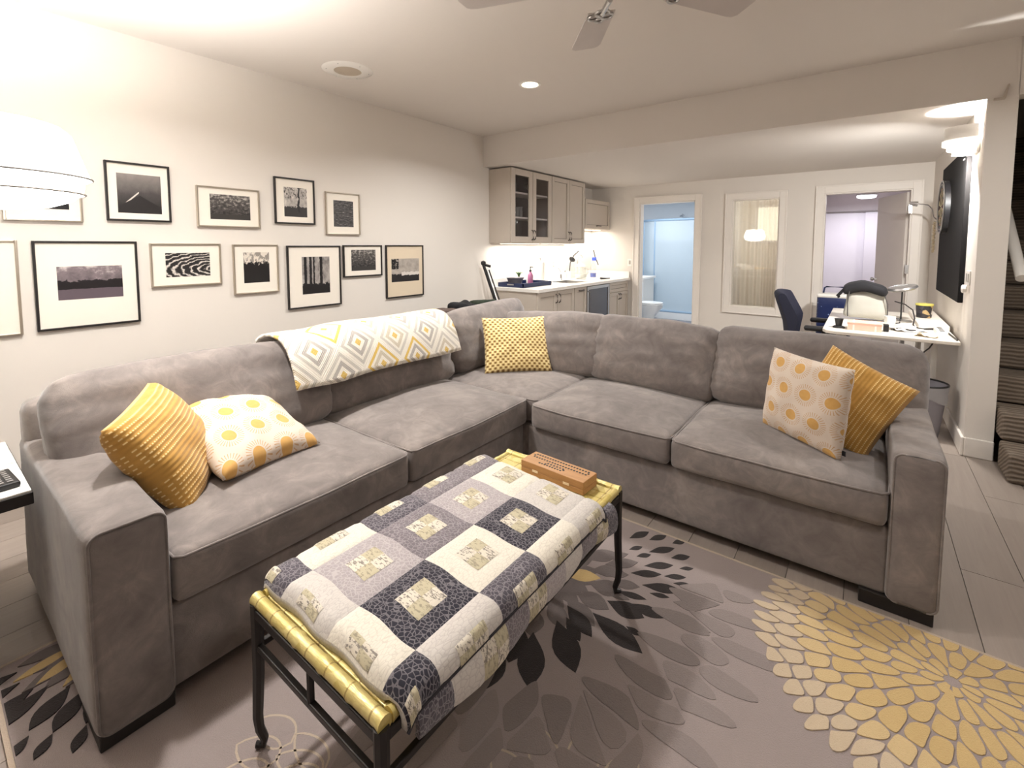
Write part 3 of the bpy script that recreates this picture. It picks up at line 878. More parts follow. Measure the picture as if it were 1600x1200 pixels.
for r in range(5):
    for c_ in range(4):
        s0, s1 = cols[c_], cols[c_ + 1]; ya, yb = rows[r], rows[r + 1]
        def fn(a, b, s0=s0, s1=s1, ya=ya, yb=yb):
            e = min(a * (s1 - s0), (1 - a) * (s1 - s0), b * (yb - ya), (1 - b) * (yb - ya))
            return qsurf(s0 + (s1 - s0) * a, ya + (yb - ya) * b, .0012 + .0045 * min(1, e / .012) ** .6)
        pt = obj('patch', M().grid(fn, 14, 12), DES[r][c_], ql, smooth=True, sharp=180)
        # printed square in the middle of the full block (the edge columns show only part of theirs)
        bs0 = s0 if c_ in (1, 2) else (s1 - BS if c_ == 0 else s0); bs1 = bs0 + BS if c_ == 3 or c_ == 0 else s1
        by0 = ya if 0 < r < 4 else (yb - BS if r == 0 else ya); by1 = yb if 0 < r < 4 else by0 + BS
        a0 = max(s0 + .004, bs0 + BS * .27); a1 = min(s1 - .004, bs0 + BS * .73); b0 = max(ya + .004, by0 + BS * .27); b1 = min(yb - .004, by0 + BS * .73)
        if a1 - a0 > .015 and b1 - b0 > .015:
            def fc(a, b, a0=a0, a1=a1, b0=b0, b1=b1):
                e = min(a, 1 - a, b, 1 - b)
                return qsurf(a0 + (a1 - a0) * a, b0 + (b1 - b0) * b, .0065 + .0025 * min(1, e / .12))
            obj('center_square', M().grid(fc, 8, 8), q_print, pt, smooth=True, sharp=180)
hem = plain('dark_binding', S(46, 43, 48), .9)
obj('binding', M().tube([qsurf(QL[-1], QY0 + (QY1 - QY0) * k / 40, .003) for k in range(41)], .0042, 6), hem, ql, smooth=True)
obj('binding', M().tube([qsurf(QL[-1] * k / 40, QY1, .003) for k in range(41)], .0036, 6), hem, ql, smooth=True)
# the under fold that hangs a little lower along the right side
QF = [(2.972, .456), (2.990, .450), (2.999, .438), (3.003, .418), (3.002, .396), (2.996, .374)]
def fsurf(a, y, off):
    x, z = path_at(QF, a); xa, za = path_at(QF, max(0, a - .03)); xb, zb_ = path_at(QF, min(1, a + .03))
    l = math.hypot(xb - xa, zb_ - za); nx, nz = -(zb_ - za) / l, (xb - xa) / l
    sag = .012 * math.sin((y - .6) * 6.5) + .006 * math.sin(y * 17)
    return Vector((x + nx * off + sag * .5 * a, y + .01 * a, z + nz * off - sag * a * .8 - .02 * a * (y - .6)))
FY0, FY1 = .60, 1.575
g = M(); g.grid(lambda a, b: fsurf(a, FY0 + (FY1 - FY0) * b, 0), 10, 40); g.grid(lambda a, b: fsurf(a, FY0 + (FY1 - FY0) * b, -.012), 10, 40, flip=True)
o = obj('quilt_fold', g, q_dark, ql, smooth=True, sharp=180)
bm = bmesh.new(); bm.from_mesh(o.data)
bmesh.ops.bridge_loops(bm, edges=[e for e in bm.edges if e.is_boundary]); bm.to_mesh(o.data); bm.free()
fr = [FY0, .70, .80, .90, 1.0, 1.09, 1.2, 1.31, 1.42, 1.50, FY1]; fm = [q_dark, q_lite, q_print, q_mid, q_print, q_lav, q_lite, q_mid, q_print, q_dark]
for i, mm in enumerate(fm):
    ya, yb = fr[i], fr[i + 1]
    obj('patch', M().grid(lambda a, b: fsurf(.12 + .86 * a, ya + (yb - ya) * b, .0015 + .002 * min(1, min(b, 1 - b) / .15)), 8, 6), mm, ql, smooth=True, sharp=180)

# ------------------------------------------------------------------ cribbage board
cb = thing('cribbage_board', 'wooden cribbage board box with rows of black peg holes on the coffee table', 'board game', (2.71, 1.612, TZ))
cm = Matrix.Translation((2.722, 1.612, TZ + .0015)) @ Matrix.Rotation(math.radians(-3), 4, 'Z')
LX, LY, LZ = .155, .052, .052
ob = obj('body', M().box((-LX, -LY, 0), (LX, LY, LZ * .42), cm), cherry_m, cb, bevel=.002)
ol = obj('lid', M().box((-LX, -LY, LZ * .44), (LX, LY, LZ), cm), cherry_m, cb, bevel=.002)
for xx in (-.08, .075): obj('hinge', M().box((xx - .014, -LY - .0015, LZ * .34), (xx + .014, -LY + .001, LZ * .52), cm), plain('pale_inlay', S(236, 214, 178), .5), cb)
holes = []
for k in range(20):
    xx = -.128 + .2565 * k / 19
    holes += [(xx, .033), (xx, .009)]
for k in range(9): holes.append((-.075 + .105 * k / 8, -.027))
for k in range(6): holes.append((-.042 + .075 * k / 5, -.010))
holes += [(-.134, .021), (.134, .021), (.040, -.018), (-.050, -.019)]
hm = None
for (xx, yy) in holes:
    c0 = cm @ Vector((xx, yy, LZ + .0002))
    if hm is None:
        o = obj('peg_hole', M().lathe([(.0001, .0008), (.0046, .0008), (.0050, 0)], n=8), blackp_m, ol, local=True); hm = o.data
    else:
        o = bpy.data.objects.new('peg_hole', hm); COL.objects.link(o); o.parent = ol
    o.location = c0 - LOC['cribbage_board']

# ================================================================== RUG
RX0, RX1, RY0, RY1 = 1.455, 4.55, 0.115, 2.195
rg = thing('floral_rug', 'mauve-grey area rug with charcoal and gold flower petals under the coffee table', 'rug', (3.0, 1.15, 0))
obj('rug_ground', M().box((RX0, RY0, .0008), (RX1, RY1, .0118)), rugb_m, rg, bevel=.003)
obj('border', M().box((RX0 - .012, RY0 - .012, .0005), (RX0, RY1 + .012, .011)).box((RX1, RY0 - .012, .0005), (RX1 + .012, RY1 + .012, .011)).box((RX0, RY0 - .012, .0005), (RX1, RY0, .011)).box((RX0, RY1, .0005), (RX1, RY1 + .012, .011)), pet_line, rg)
PZ = [0]
def petal(cx, cy, ang, r0, r1, wd, mat, sharp=1.0, z=.0118, th=.0016):
    """pointed leaf shape from radius r0 to r1 around a flower centre, clipped at the rug edge"""
    L = r1 - r0; d = Vector((math.cos(ang), math.sin(ang))); nn = Vector((-d.y, d.x)); c = Vector((cx, cy))
    N = 8; up = []; dn = []
    for i in range(N + 1):
        t = i / N; w = wd * .5 * (math.sin(PI * t ** 1.15) ** sharp)
        up.append(c + d * (r0 + L * t) + nn * w)
        if 0 < i < N: dn.append(c + d * (r0 + L * t) - nn * w)
    poly = up + dn[::-1]
    return emit_petal(poly, mat, z, th)
def emit_petal(poly, mat, z=.0118, th=.0016):
    def clip(poly, ins, inter):
        out = []
        for i in range(len(poly)):
            a, b = poly[i - 1], poly[i]
            if ins(b):
                if not ins(a): out.append(inter(a, b))
                out.append(b)
            elif ins(a): out.append(inter(a, b))
        return out
    for ax, lim, sg in ((0, RX0 + .004, 1), (0, RX1 - .004, -1), (1, RY0 + .004, 1), (1, RY1 - .004, -1)):
        if not poly: return
        poly = clip(poly, lambda p: (p[ax] - lim) * sg >= 0, lambda a, b: a.lerp(b, (lim - a[ax]) / (b[ax] - a[ax])))
    if len(poly) < 3: return
    PZ[0] += 1; th = .0008 + PZ[0] * .000012
    o = obj('petal', M().prism([(p.x, p.y) for p in reversed(poly)][::-1], z, z + th), mat, rg)
    return o
# charcoal flower whose petals come out from under the coffee table
fc = (2.62, 1.62); rs = random.Random(3)
def ring(fc, n, r0, r1, wd, mat, a0=-180, a1=180, jit=.03, off=0.0, sharp=1.0, keep=None):
    for k in range(n):
        a = math.radians(a0 + (a1 - a0) * (k + .5 + off) / n + rs.uniform(-2, 2))
        q0 = r0 + rs.uniform(-jit, jit); q1 = r1 + rs.uniform(-jit, jit)
        if keep and not keep(fc[0] + math.cos(a) * (q0 + q1) / 2, fc[1] + math.sin(a) * (q0 + q1) / 2): continue
        petal(fc[0], fc[1], a, q0, q1, wd * rs.uniform(.85, 1.12), mat, sharp)
ring(fc, 8, .10, .25, .075, pet_mid, -80, 60)
petal(fc[0], fc[1], math.radians(24), .10, .27, .075, pet_gold)
ring(fc, 7, .20, .36, .085, pet_mid, -75, 55, off=.3)
for a, q0, q1, w in ((-59, .34, .56, .085), (-42, .29, .51, .088), (-14.5, .315, .545, .078), (-68, .31, .48, .092), (-73, .42, .60, .075), (-27, .235, .40, .062), (2, .325, .475, .075), (7, .40, .545, .05), (24, .44, .60, .05), (-34, .285, .40, .042), (-8, .44, .50, .025), (-83, .40, .585, .08), (-95, .36, .55, .085)):
    petal(fc[0], fc[1], math.radians(a), q0, q1, w * 1.12, pet_dark)
for a, q0, q1, w in ((14, .34, .46, .034), (19, .47, .545, .026), (33, .40, .53, .045), (32, .54, .63, .033), (39, .47, .60, .045), (43.5, .61, .70, .04), (49, .53, .66, .045), (52, .67, .74, .035), (47, .46, .53, .03), (37, .62, .68, .024), (57, .58, .68, .04), (28, .57, .64, .025), (53.5, .45, .52, .028), (62, .5, .62, .045)):
    petal(fc[0], fc[1], math.radians(a), q0, q1, w, pet_dark)
for a, q0, q1, w in ((10, .30, .40, .035), (22, .31, .43, .055), (31, .28, .39, .05), (42, .30, .45, .065), (50, .30, .43, .05), (17, .56, .67, .055), (8, .56, .70, .055)):
    petal(fc[0], fc[1], math.radians(a), q0, q1, w, pet_mid if q0 < .5 else pet_ghost)
# gold flower at the right
fc2 = (3.99, 1.99)
FC1 = fc
def a_(a): return (a + PI) % (2 * PI) - PI
def scale_cells(fc, rings, mats, squash=1.0, gap=.0034, inner=.02):
    """petals of a flower as shrunken cells around seeds laid out in rings"""
    seeds = []
    for k, (r, n) in enumerate(rings):
        for i in range(n):
            a = 2 * PI * (i + .5 * (k % 2) + rs.uniform(-.16, .16)) / n
            seeds.append((a, r + rs.uniform(-.014, .014), k))
    last = len(rings) - 1
    def to(a, r): return Vector((a, math.log(r) * squash))
    pts = [to(a, r) for a, r, k in seeds]
    for i, (a, r, k) in enumerate(seeds):
        if k == last or mats[k] is None: continue
        if fc is FC1 and not (-1.9 < a_(a) < .55): continue
        y = fc[1] + r * math.sin(a)
        if y > RY1 + .08 or y < RY0 - .08: continue
        p = pts[i]; poly = [p + Vector(q) for q in ((-.6, -.6), (.6, -.6), (.6, .6), (-.6, .6))]
        near = []
        for j, q in enumerate(pts):
            if j == i: continue
            for sh in (-2 * PI, 0, 2 * PI):
                d = Vector((q.x + sh, q.y)) - p
                if d.length < .9: near.append(d)
        near.sort(key=lambda d: d.length)
        for d in near[:16]:
            m_ = p + d * .5; out = []
            for u in range(len(poly)):
                A, B = poly[u - 1], poly[u]; sa, sb = (A - m_).dot(d), (B - m_).dot(d)
                if sb <= 0:
                    if sa > 0: out.append(A.lerp(B, sa / (sa - sb)))
                    out.append(B)
                elif sa <= 0: out.append(A.lerp(B, sa / (sa - sb)))
            poly = out
            if len(poly) < 3: break
        if len(poly) < 3: continue
        for _ in range(2):       # round the corners
            out = []
            for u in range(len(poly)):
                A, B = poly[u], poly[(u + 1) % len(poly)]; out += [A.lerp(B, .25), A.lerp(B, .75)]
            poly = out
        w = []
        for q in poly:
            rr = max(inner, math.exp(q.y / squash)); w.append(Vector((fc[0] + rr * math.cos(q.x), fc[1] + rr * math.sin(q.x))))
        c = sum(w, Vector((0, 0))) / len(w)
        w = [c + (q - c) * max(.3, 1 - gap / max((q - c).length, .001)) for q in w]
        emit_petal(w, mats[k])
scale_cells(fc, [(.53, 22), (.625, 26), (.715, 30), (.79, 34), (.86, 38)], [None, pet_ghost, pet_ghost2, pet_ghost2], .5, .006)
scale_cells(fc2, [(.05, 9), (.12, 16), (.21, 25), (.31, 34), (.40, 42), (.475, 50), (.535, 56), (.59, 62)], [pet_gold, pet_gold, pet_gold, pet_gold, pet_gold2, pet_tan, pet_tan], .50)
# charcoal and gold flower at the left arm of the sofa
fc3 = (1.50, .52)
ring(fc3, 6, .20, .37, .06, pet_mid, -96, -34, .02)
ring(fc3, 4, .18, .36, .045, pet_gold, -95, -35, .02, .4)
ring(fc3, 7, .36, .50, .058, pet_dark, -92, -30, .012, .2)
ring(fc3, 7, .50, .58, .034, pet_dark, -88, -32, .010, .6)
# pale outlined flowers near the front edge
def outline(cx, cy, ang, r0, r1, wd):
    L = r1 - r0; d = Vector((math.cos(ang), math.sin(ang))); nn = Vector((-d.y, d.x)); c = Vector((cx, cy)); pts = []
    for sg in (1, -1):
        for i in range(10):
            t = i / 10 if sg > 0 else 1 - i / 10
            pts.append(c + d * (r0 + L * t) + nn * sg * wd * .5 * math.sin(PI * t ** .8) ** .7)
    if any(not (RX0 < p.x < RX1 and RY0 < p.y < RY1) for p in pts): return
    g = M(); n = len(pts); w = .003
    vs = []
    for i in range(n):
        t = (pts[(i + 1) % n] - pts[i - 1]); t = t.normalized() if t.length > 1e-6 else Vector((1, 0)); q = Vector((-t.y, t.x))
        a, b = pts[i] + q * w, pts[i] - q * w
        vs += [(a.x, a.y, .0122), (b.x, b.y, .0122)]
    g.add(vs, [(2 * i, 2 * i + 1, 2 * ((i + 1) % n) + 1, 2 * ((i + 1) % n)) for i in range(n)])
    obj('petal_outline', g, pet_line, rg)
for fcx, fcy, a0, a1 in ((3.22, .86, -180, 180), (2.62, .62, -180, 20)):
    for k in range(9): outline(fcx, fcy, math.radians(a0 + (a1 - a0) * k / 9), .02, .17, .07)
    for k in range(13): outline(fcx, fcy, math.radians(a0 + (a1 - a0) * (k + .5) / 13), .16, .30, .085)
for k in range(10): outline(3.62, 1.15, math.radians(-180 + 36 * k), .02, .20, .06)

# ================================================================== PICTURES
def photo_mat(i, kind):
    m = NT('photo_print_%d' % i); uv = m.co('UV'); s = m.sep(uv); u, v = s[0], s[1]
    off = (i * 3.17, i * 1.31, 0)
    n1 = m.noise(m.map(uv, (1.4, 1, 1), off), 4, 5, 0.6); n2 = m.noise(m.map(uv, (1, 1, 1), off), 11, 4, 0.65)
    blk, wht = S(22, 20, 22), S(216, 208, 200)
    if kind == 'hill':     # pale diagonal line over a dark slope
        f = m.ma('ADD', m.ma('MULTIPLY', v, .75), m.ma('MULTIPLY', n1, .25))
        c = m.ramp(f, [(.18, blk), (.5, S(74, 70, 70)), (.95, S(150, 142, 138))])
        ln = m.ma('LESS_THAN', m.ma('ABSOLUTE', m.ma('SUBTRACT', m.ma('SUBTRACT', v, .08), m.ma('MULTIPLY', u, .95))), .022)
        c = m.mix(m.ma('MULTIPLY', ln, m.ma('LESS_THAN', u, .48)), c, wht)
        c = m.mix(m.ma('LESS_THAN', v, m.ma('SUBTRACT', .46, m.ma('MULTIPLY', m.ma('ABSOLUTE', m.ma('SUBTRACT', u, .5)), .6))), c, S(40, 37, 38))
    elif kind == 'tree':
        sky = m.ramp(n1, [(.3, S(130, 124, 120)), (.7, S(214, 206, 198))])
        gr = m.ma('LESS_THAN', v, m.ma('MULTIPLY_ADD', n2, .25, .22)); c = m.mix(gr, sky, S(46, 43, 43))
        tr = m.ma('LESS_THAN', m.ma('ABSOLUTE', m.ma('SUBTRACT', u, m.ma('MULTIPLY_ADD', n1, .25, .5))), .04)
        c = m.mix(m.ma('MULTIPLY', tr, m.ma('GREATER_THAN', v, .15)), c, blk)
        br = m.ma('MULTIPLY', m.ma('GREATER_THAN', v, .62), m.ma('GREATER_THAN', n2, .55)); c = m.mix(br, c, S(52, 48, 48))
    elif kind == 'trunks':
        sky = m.ramp(n1, [(.3, S(96, 92, 92)), (.7, S(190, 182, 176))]); c = sky
        for px, w in ((.12, .05), (.3, .045), (.42, .03), (.68, .05)):
            c = m.mix(m.ma('LESS_THAN', m.ma('ABSOLUTE', m.ma('SUBTRACT', u, m.ma('MULTIPLY_ADD', n2, .06, px - .03))), w), c, blk)
        c = m.mix(m.ma('LESS_THAN', v, m.ma('MULTIPLY_ADD', n2, .3, .12)), c, blk)
    elif kind == 'cloud':
        c = m.ramp(m.ma('ADD', m.ma('MULTIPLY', n1, .7), m.ma('MULTIPLY', v, .3)), [(.3, S(52, 46, 52)), (.62, S(128, 116, 120)), (.8, S(226, 214, 210))])
        c = m.mix(m.ma('LESS_THAN', v, m.ma('MULTIPLY_ADD', n2, .3, .42)), c, S(24, 20, 24))
        c = m.mix(m.ma('LESS_THAN', v, m.ma('MULTIPLY_ADD', n1, .08, .27)), c, S(96, 84, 92))
    elif kind == 'silhouette':
        c = m.mix(m.ma('GREATER_THAN', n1, .5), S(150, 142, 134), S(224, 214, 202))
        c = m.mix(m.ma('LESS_THAN', v, m.ma('MULTIPLY_ADD', n2, .55, .38)), c, blk)
    elif kind == 'curves':
        du = m.ma('SUBTRACT', u, 1.15); dv = m.ma('SUBTRACT', v, .30)
        d = m.ma('SQRT', m.ma('ADD', m.ma('MULTIPLY', du, du), m.ma('MULTIPLY', m.ma('MULTIPLY', dv, dv), 3.2)))
        d = m.ma('ADD', d, m.ma('MULTIPLY', n1, .35))
        w = m.ma('MULTIPLY_ADD', m.ma('SINE', m.ma('MULTIPLY', d, 34.0)), .5, .5)
        c = m.ramp(m.ma('MULTIPLY', w, m.ma('MULTIPLY_ADD', n2, .8, .55)), [(.5, S(34, 32, 33)), (.72, S(112, 106, 102)), (.9, wht)])
    elif kind == 'water':
        c = m.ramp(m.noise(m.map(uv, (1.2, 4.5, 1), off), 5, 5, .6), [(.4, S(30, 28, 30)), (.62, S(96, 92, 92)), (.78, S(214, 206, 200))])
    elif kind == 'pale':
        c = m.ramp(n1, [(.3, S(150, 142, 134)), (.7, S(190, 180, 170))])
        c = m.mix(m.ma('LESS_THAN', v, m.ma('MULTIPLY_ADD', n2, .22, .22)), c, S(36, 34, 36))
        c = m.mix(m.ma('MULTIPLY', m.ma('LESS_THAN', m.ma('ABSOLUTE', m.ma('SUBTRACT', v, m.ma('MULTIPLY_ADD', n2, .2, .24))), .07), m.ma('GREATER_THAN', u, .35)), c, wht)
        c = m.mix(m.ma('MULTIPLY', m.ma('MULTIPLY', m.ma('GREATER_THAN', v, .55), m.ma('LESS_THAN', u, .25)), m.ma('GREATER_THAN', n2, .45)), c, blk)
    else:                  # tangled foliage
        c = m.ramp(m.ma('ADD', m.ma('MULTIPLY', n2, .8), m.ma('MULTIPLY', v, .2)), [(.36, S(26, 24, 26)), (.55, S(84, 80, 78)), (.74, S(206, 198, 190))])
        c = m.mix(m.ma('LESS_THAN', v, m.ma('MULTIPLY_ADD', n1, .2, .1)), c, S(58, 55, 54))
    m.set(c, .35)
    return m.m
PICS = [
    ((.349, .672, 1.562, 1.916), 's', (.2, .82, .2, .8), 'silhouette', 'silver-framed dark photograph half hidden by the lamp shade'),
    ((.780, 1.112, 1.579, 1.944), 'b', (.17, .85, .19, .86), 'hill', 'square black-framed photograph of a pale line climbing a dark slope'),
    ((1.262, 1.682, 1.557, 1.843), 's', (.2, .84, .18, .8), 'bushes', 'wide silver-framed photograph in the upper row between two black frames'),
    ((1.797, 2.130, 1.600, 1.966), 'b', (.23, .80, .2, .84), 'tree', 'black-framed photograph of a single tall tree, in the upper row'),
    ((2.230, 2.567, 1.522, 1.891), 's', (.22, .80, .19, .81), 'water', 'silver-framed dark photograph at the right end of the upper row'),
    ((-.09, .394, .934, 1.456), 's', (.25, .78, .25, .75), 'cloud', 'large silver-framed picture cut off by the left edge of the photo'),
    ((.449, .918, .940, 1.452), 'b', (.2, .83, .29, .67), 'cloud', 'large black-framed landscape photograph of a cloudy sky over dark land'),
    ((.984, 1.400, 1.151, 1.440), 's', (.2, .83, .22, .78), 'curves', 'wide silver-framed photograph of pale curving lines, in the lower row'),
    ((1.480, 1.810, 1.063, 1.435), 's', (.22, .79, .16, .78), 'silhouette', 'upright silver-framed photograph of dark treetops, in the lower row'),
    ((1.880, 2.357, .908, 1.426), 'b', (.26, .78, .18, .78), 'trunks', 'large black-framed photograph of tall tree trunks, in the lower row'),
    ((2.385, 2.800, 1.142, 1.431), 'b', (.2, .83, .15, .81), 'bushes', 'small wide black-framed photograph of bright bushes in the lower row'),
    ((2.847, 3.323, .910, 1.432), 'b', (.14, .88, .26, .70), 'pale', 'black-framed photograph with a beige mat at the right end of the lower row'),
]
pblack_m = plain('picture_frame_black', S(34, 30, 29), .4)
for i, ((ya, yb, za, zb_), k, (u0, u1, v0, v1), kind, lab) in enumerate(PICS):
    t = thing('framed_photograph', lab, 'picture', (.012, (ya + yb) / 2, za), 'framed photographs on the wall')
    w = .012 if k == 'b' else .011; d = .022; x0 = .0012
    g = M().box((x0, ya, za), (d, ya + w, zb_)).box((x0, yb - w, za), (d, yb, zb_)).box((x0, ya + w, za), (d, yb - w, za + w)).box((x0, ya + w, zb_ - w), (d, yb - w, zb_))
    obj('frame', g, pblack_m if k == 'b' else silver_m, t, bevel=.002)
    obj('mat_board', M().box((x0, ya + w, za + w), (.012, yb - w, zb_ - w)), matbeige_m if kind == 'pale' else matb_m, t)
    py0, py1 = ya + (yb - ya) * u0, ya + (yb - ya) * u1; pz1, pz0 = zb_ - (zb_ - za) * v0, zb_ - (zb_ - za) * v1
    g = M().add([(.0124, py0, pz0), (.0124, py1, pz0), (.0124, py1, pz1), (.0124, py0, pz1)], [(0, 1, 2, 3)], [[(0, 0), (1, 0), (1, 1), (0, 1)]])
    g.box((.0119, py0, pz0), (.0122, py1, pz1))
    obj('photograph', g, photo_mat(i, kind), t)

# ================================================================== KITCHEN
def shaker(y0, y1, z0, z1, xf, par, rail=.058, name='door', glass=False, frame_m=cab_m):
    """panelled front facing +x with a recessed centre panel"""
    g = M(); t = .020
    g.box((xf, y0, z0), (xf + t, y0 + rail, z1)).box((xf, y1 - rail, z0), (xf + t, y1, z1)).box((xf, y0 + rail, z0), (xf + t, y1 - rail, z0 + rail)).box((xf, y0 + rail, z1 - rail), (xf + t, y1 - rail, z1))
    d = obj(name, g, frame_m, par, bevel=.002)
    e = -.002 if glass else .006
    obj('pane' if glass else 'panel', M().box((xf + .001, y0 + rail + e, z0 + rail + e), (xf + .007, y1 - rail - e, z1 - rail - e)), cabglass_m if glass else frame_m, d)
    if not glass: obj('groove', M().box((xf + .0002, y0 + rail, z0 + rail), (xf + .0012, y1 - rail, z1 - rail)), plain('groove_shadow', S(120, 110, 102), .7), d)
    return d
def pull(d, x, y, z0, z1, horiz=False, y1=None):
    if horiz: pth = [(x, y, z0), (x + .026, y + .008, z0), (x + .03, (y + y1) / 2, z0), (x + .026, y1 - .008, z0), (x, y1, z0)]
    else: pth = [(x, y, z0), (x + .024, y, z0 + .012), (x + .032, y, (z0 + z1) / 2), (x + .024, y, z1 - .012), (x, y, z1)]
    obj('handle', M().tube(pth, .008, 8), plain('dark_nickel', S(104, 98, 94), .35, .8), d, smooth=True)
X = .323
def carcass(a, b, par, mat, t=.016, back=True):
    x0, y0, z0 = a; x1, y1, z1 = b
    g = M().box((x0, y0, z0), (x1, y0 + t, z1)).box((x0, y1 - t, z0), (x1, y1, z1)).box((x0, y0 + t, z0), (x1, y1 - t, z0 + t)).box((x0, y0 + t, z1 - t), (x1, y1 - t, z1))
    o = obj('body', g, mat, par)
    obj('back_panel', M().box((x0, y0 + t, z0 + t), (x0 + .008, y1 - t, z1 - t)), cabin_m, par)
    return o
k1 = thing('wall_cabinet', 'beige wall cabinet with two glass doors at the left end of the kitchen', 'cabinet', (.17, 4.87, 1.46), 'kitchen wall cabinets')
carcass((.002, 4.42, 1.46), (X, 5.312, 2.352), k1, cab_m)
for zz in (1.76, 2.06): obj('shelf', M().box((.012, 4.438, zz), (.312, 5.294, zz + .02)), white_m, k1)
dz0, dz1 = 1.464, 2.350
dA = shaker(4.424, 4.862, dz0, dz1, X + .001, k1, .075, glass=True); pull(dA, X + .021, 4.845, 1.50, 1.62)
dB = shaker(4.870, 5.308, dz0, dz1, X + .001, k1, .075, glass=True); pull(dB, X + .021, 4.890, 1.50, 1.62)
k2 = thing('wall_cabinet', 'beige wall cabinet with two solid doors beside the glass-door one', 'cabinet', (.17, 5.77, 1.46), 'kitchen wall cabinets')
carcass((.002, 5.316, 1.46), (X, 6.235, 2.352), k2, cab_m)
dA = shaker(5.320, 5.771, dz0, dz1, X + .001, k2); pull(dA, X + .021, 5.752, 1.50, 1.62)
dB = shaker(5.779, 6.230, dz0, dz1, X + .001, k2); pull(dB, X + .021, 5.800, 1.50, 1.62)
k3 = thing('wall_cabinet', 'small low beige wall cabinet with one lift-up door near the bathroom', 'cabinet', (.17, 6.68, 1.68), 'kitchen wall cabinets')
carcass((.002, 6.245, 1.685), (X, 7.085, 2.135), k3, cab_m)
dA = shaker(6.248, 7.082, 1.689, 2.131, X + .001, k3); pull(dA, X + .021, 6.60, 1.735, 1.735, True, 6.73)
# crown shadow gap filler and light strips
for (a, b, zz) in ((4.50, 5.22, 1.46), (5.40, 6.15, 1.46), (6.33, 7.02, 1.685)):
    t = thing('cabinet_light', 'glowing light strip under the %s wall cabinet' % ('glass-door' if a < 5 else ('solid-door' if a < 6 else 'small low')), 'light', (.16, (a + b) / 2, zz - .016), 'under-cabinet lights')
    obj('housing', M().box((.10, a, zz - .008), (.22, b, zz - .0005)), white_m, t)
    obj('diffuser', M().box((.105, a + .005, zz - .011), (.215, b - .005, zz - .008)), strip_m, t)
# glasses and cups on the glass cabinet shelves
gl_i = 0
for (yy, zz, hh, rr, c) in ((4.55, 2.079, .11, .034, clear_m), (4.66, 2.079, .12, .036, clear_m), (4.99, 2.079, .13, .045, white_m), (4.57, 1.779, .09, .075, white_m), (4.72, 1.779, .13, .036, clear_m), (4.80, 1.779, .14, .034, clear_m), (5.00, 1.779, .15, .036, clear_m), (5.10, 1.779, .12, .036, clear_m)):
    labs = ['leftmost drinking glass on the top shelf of the glass-door cabinet', 'second drinking glass on the top shelf of the glass-door cabinet', 'white footed cup on the top shelf of the glass-door cabinet', 'white bowl on the middle shelf of the glass-door cabinet', 'drinking glass beside the white bowl in the glass-door cabinet', 'drinking glass farther along from the white bowl in the glass-door cabinet', 'tall drinking glass behind the right pane of the glass-door cabinet', 'shorter drinking glass behind the right pane of the glass-door cabinet']
    if gl_i == 2: pr = [(.001, 0), (.035, 0), (.035, .008), (.012, .02), (.012, .06), (.05, .10), (.055, .13), (.05, .13), (.045, .105), (.001, .08)]
    elif gl_i == 3: pr = [(.001, 0), (.04, 0), (.045, .012), (.075, .05), (.08, .06), (.075, .06), (.04, .02), (.001, .015)]
    else: pr = [(.001, 0), (rr * .8, 0), (rr, hh), (rr - .003, hh), (rr * .8 - .003, .006), (.001, .006)]
    o = obj(['drinking_glass', 'drinking_glass', 'footed_cup', 'bowl', 'drinking_glass', 'drinking_glass', 'drinking_glass', 'drinking_glass'][gl_i], M().lathe(pr, (.2, yy, zz), 18), c, smooth=True)
    tag(o, labs[gl_i], 'bowl' if gl_i == 3 else ('cup' if gl_i == 2 else 'glass'), 'glassware in the wall cabinet'); gl_i += 1
# base units
XB = .665; ZC0, ZC1 = .10, .876
def basebody(a, b, par, mat=cab_m):
    obj('body', M().box((.002, a, ZC0), (XB, b, ZC1)), mat, par); obj('toe_kick', M().box((.05, a, 0.001), (XB - .05, b, ZC0)), cabin_m, par)
b1 = thing('base_cabinet', 'beige base cabinet with two doors at the left end of the counter', 'cabinet', (.33, 4.91, 0), 'kitchen base cabinets')
basebody(4.475, 5.338, b1)
d = shaker(4.480, 4.903, ZC0 + .01, ZC1 - .006, XB + .001, b1); pull(d, XB + .021, 4.875, .72, .83)
d = shaker(4.911, 5.333, ZC0 + .01, ZC1 - .006, XB + .001, b1); pull(d, XB + .021, 4.945, .72, .83)
b2 = thing('base_cabinet', 'narrow beige base cabinet beside the small wine fridge', 'cabinet', (.33, 5.51, 0), 'kitchen base cabinets')
basebody(5.342, 5.678, b2)
d = shaker(5.348, 5.671, ZC0 + .01, ZC1 - .006, XB + .001, b2); pull(d, XB + .021, 5.45, .83, .83, True, 5.57)
fr_ = thing('beverage_fridge', 'small steel-framed fridge with a dark glass door under the counter', 'fridge', (.33, 6.03, 0))
obj('body', M().box((.01, 5.684, .03), (XB - .01, 6.392, ZC1 - .012)), blackp_m, fr_)
g = M(); ya, yb, za, zb_ = 5.69, 6.388, .10, ZC1 - .012; w = .045
g.box((XB - .008, ya, za), (XB + .022, ya + w, zb_)).box((XB - .008, yb - w, za), (XB + .022, yb, zb_)).box((XB - .008, ya + w, za), (XB + .022, yb - w, za + w)).box((XB - .008, ya + w, zb_ - w), (XB + .022, yb - w, zb_))
fd = obj('door', g, steel_m, fr_, bevel=.003)
obj('pane', M().box((XB, ya + w, za + w), (XB + .012, yb - w, zb_ - w)), plain('dark_fridge_glass', S(84, 84, 92), .15), fd)
pull(fd, XB + .022, ya + .02, .45, .80)
b3 = thing('base_cabinet', 'beige base cabinet with a drawer over two doors next to the bathroom door', 'cabinet', (.33, 6.75, 0), 'kitchen base cabinets')
basebody(6.398, 7.075, b3)
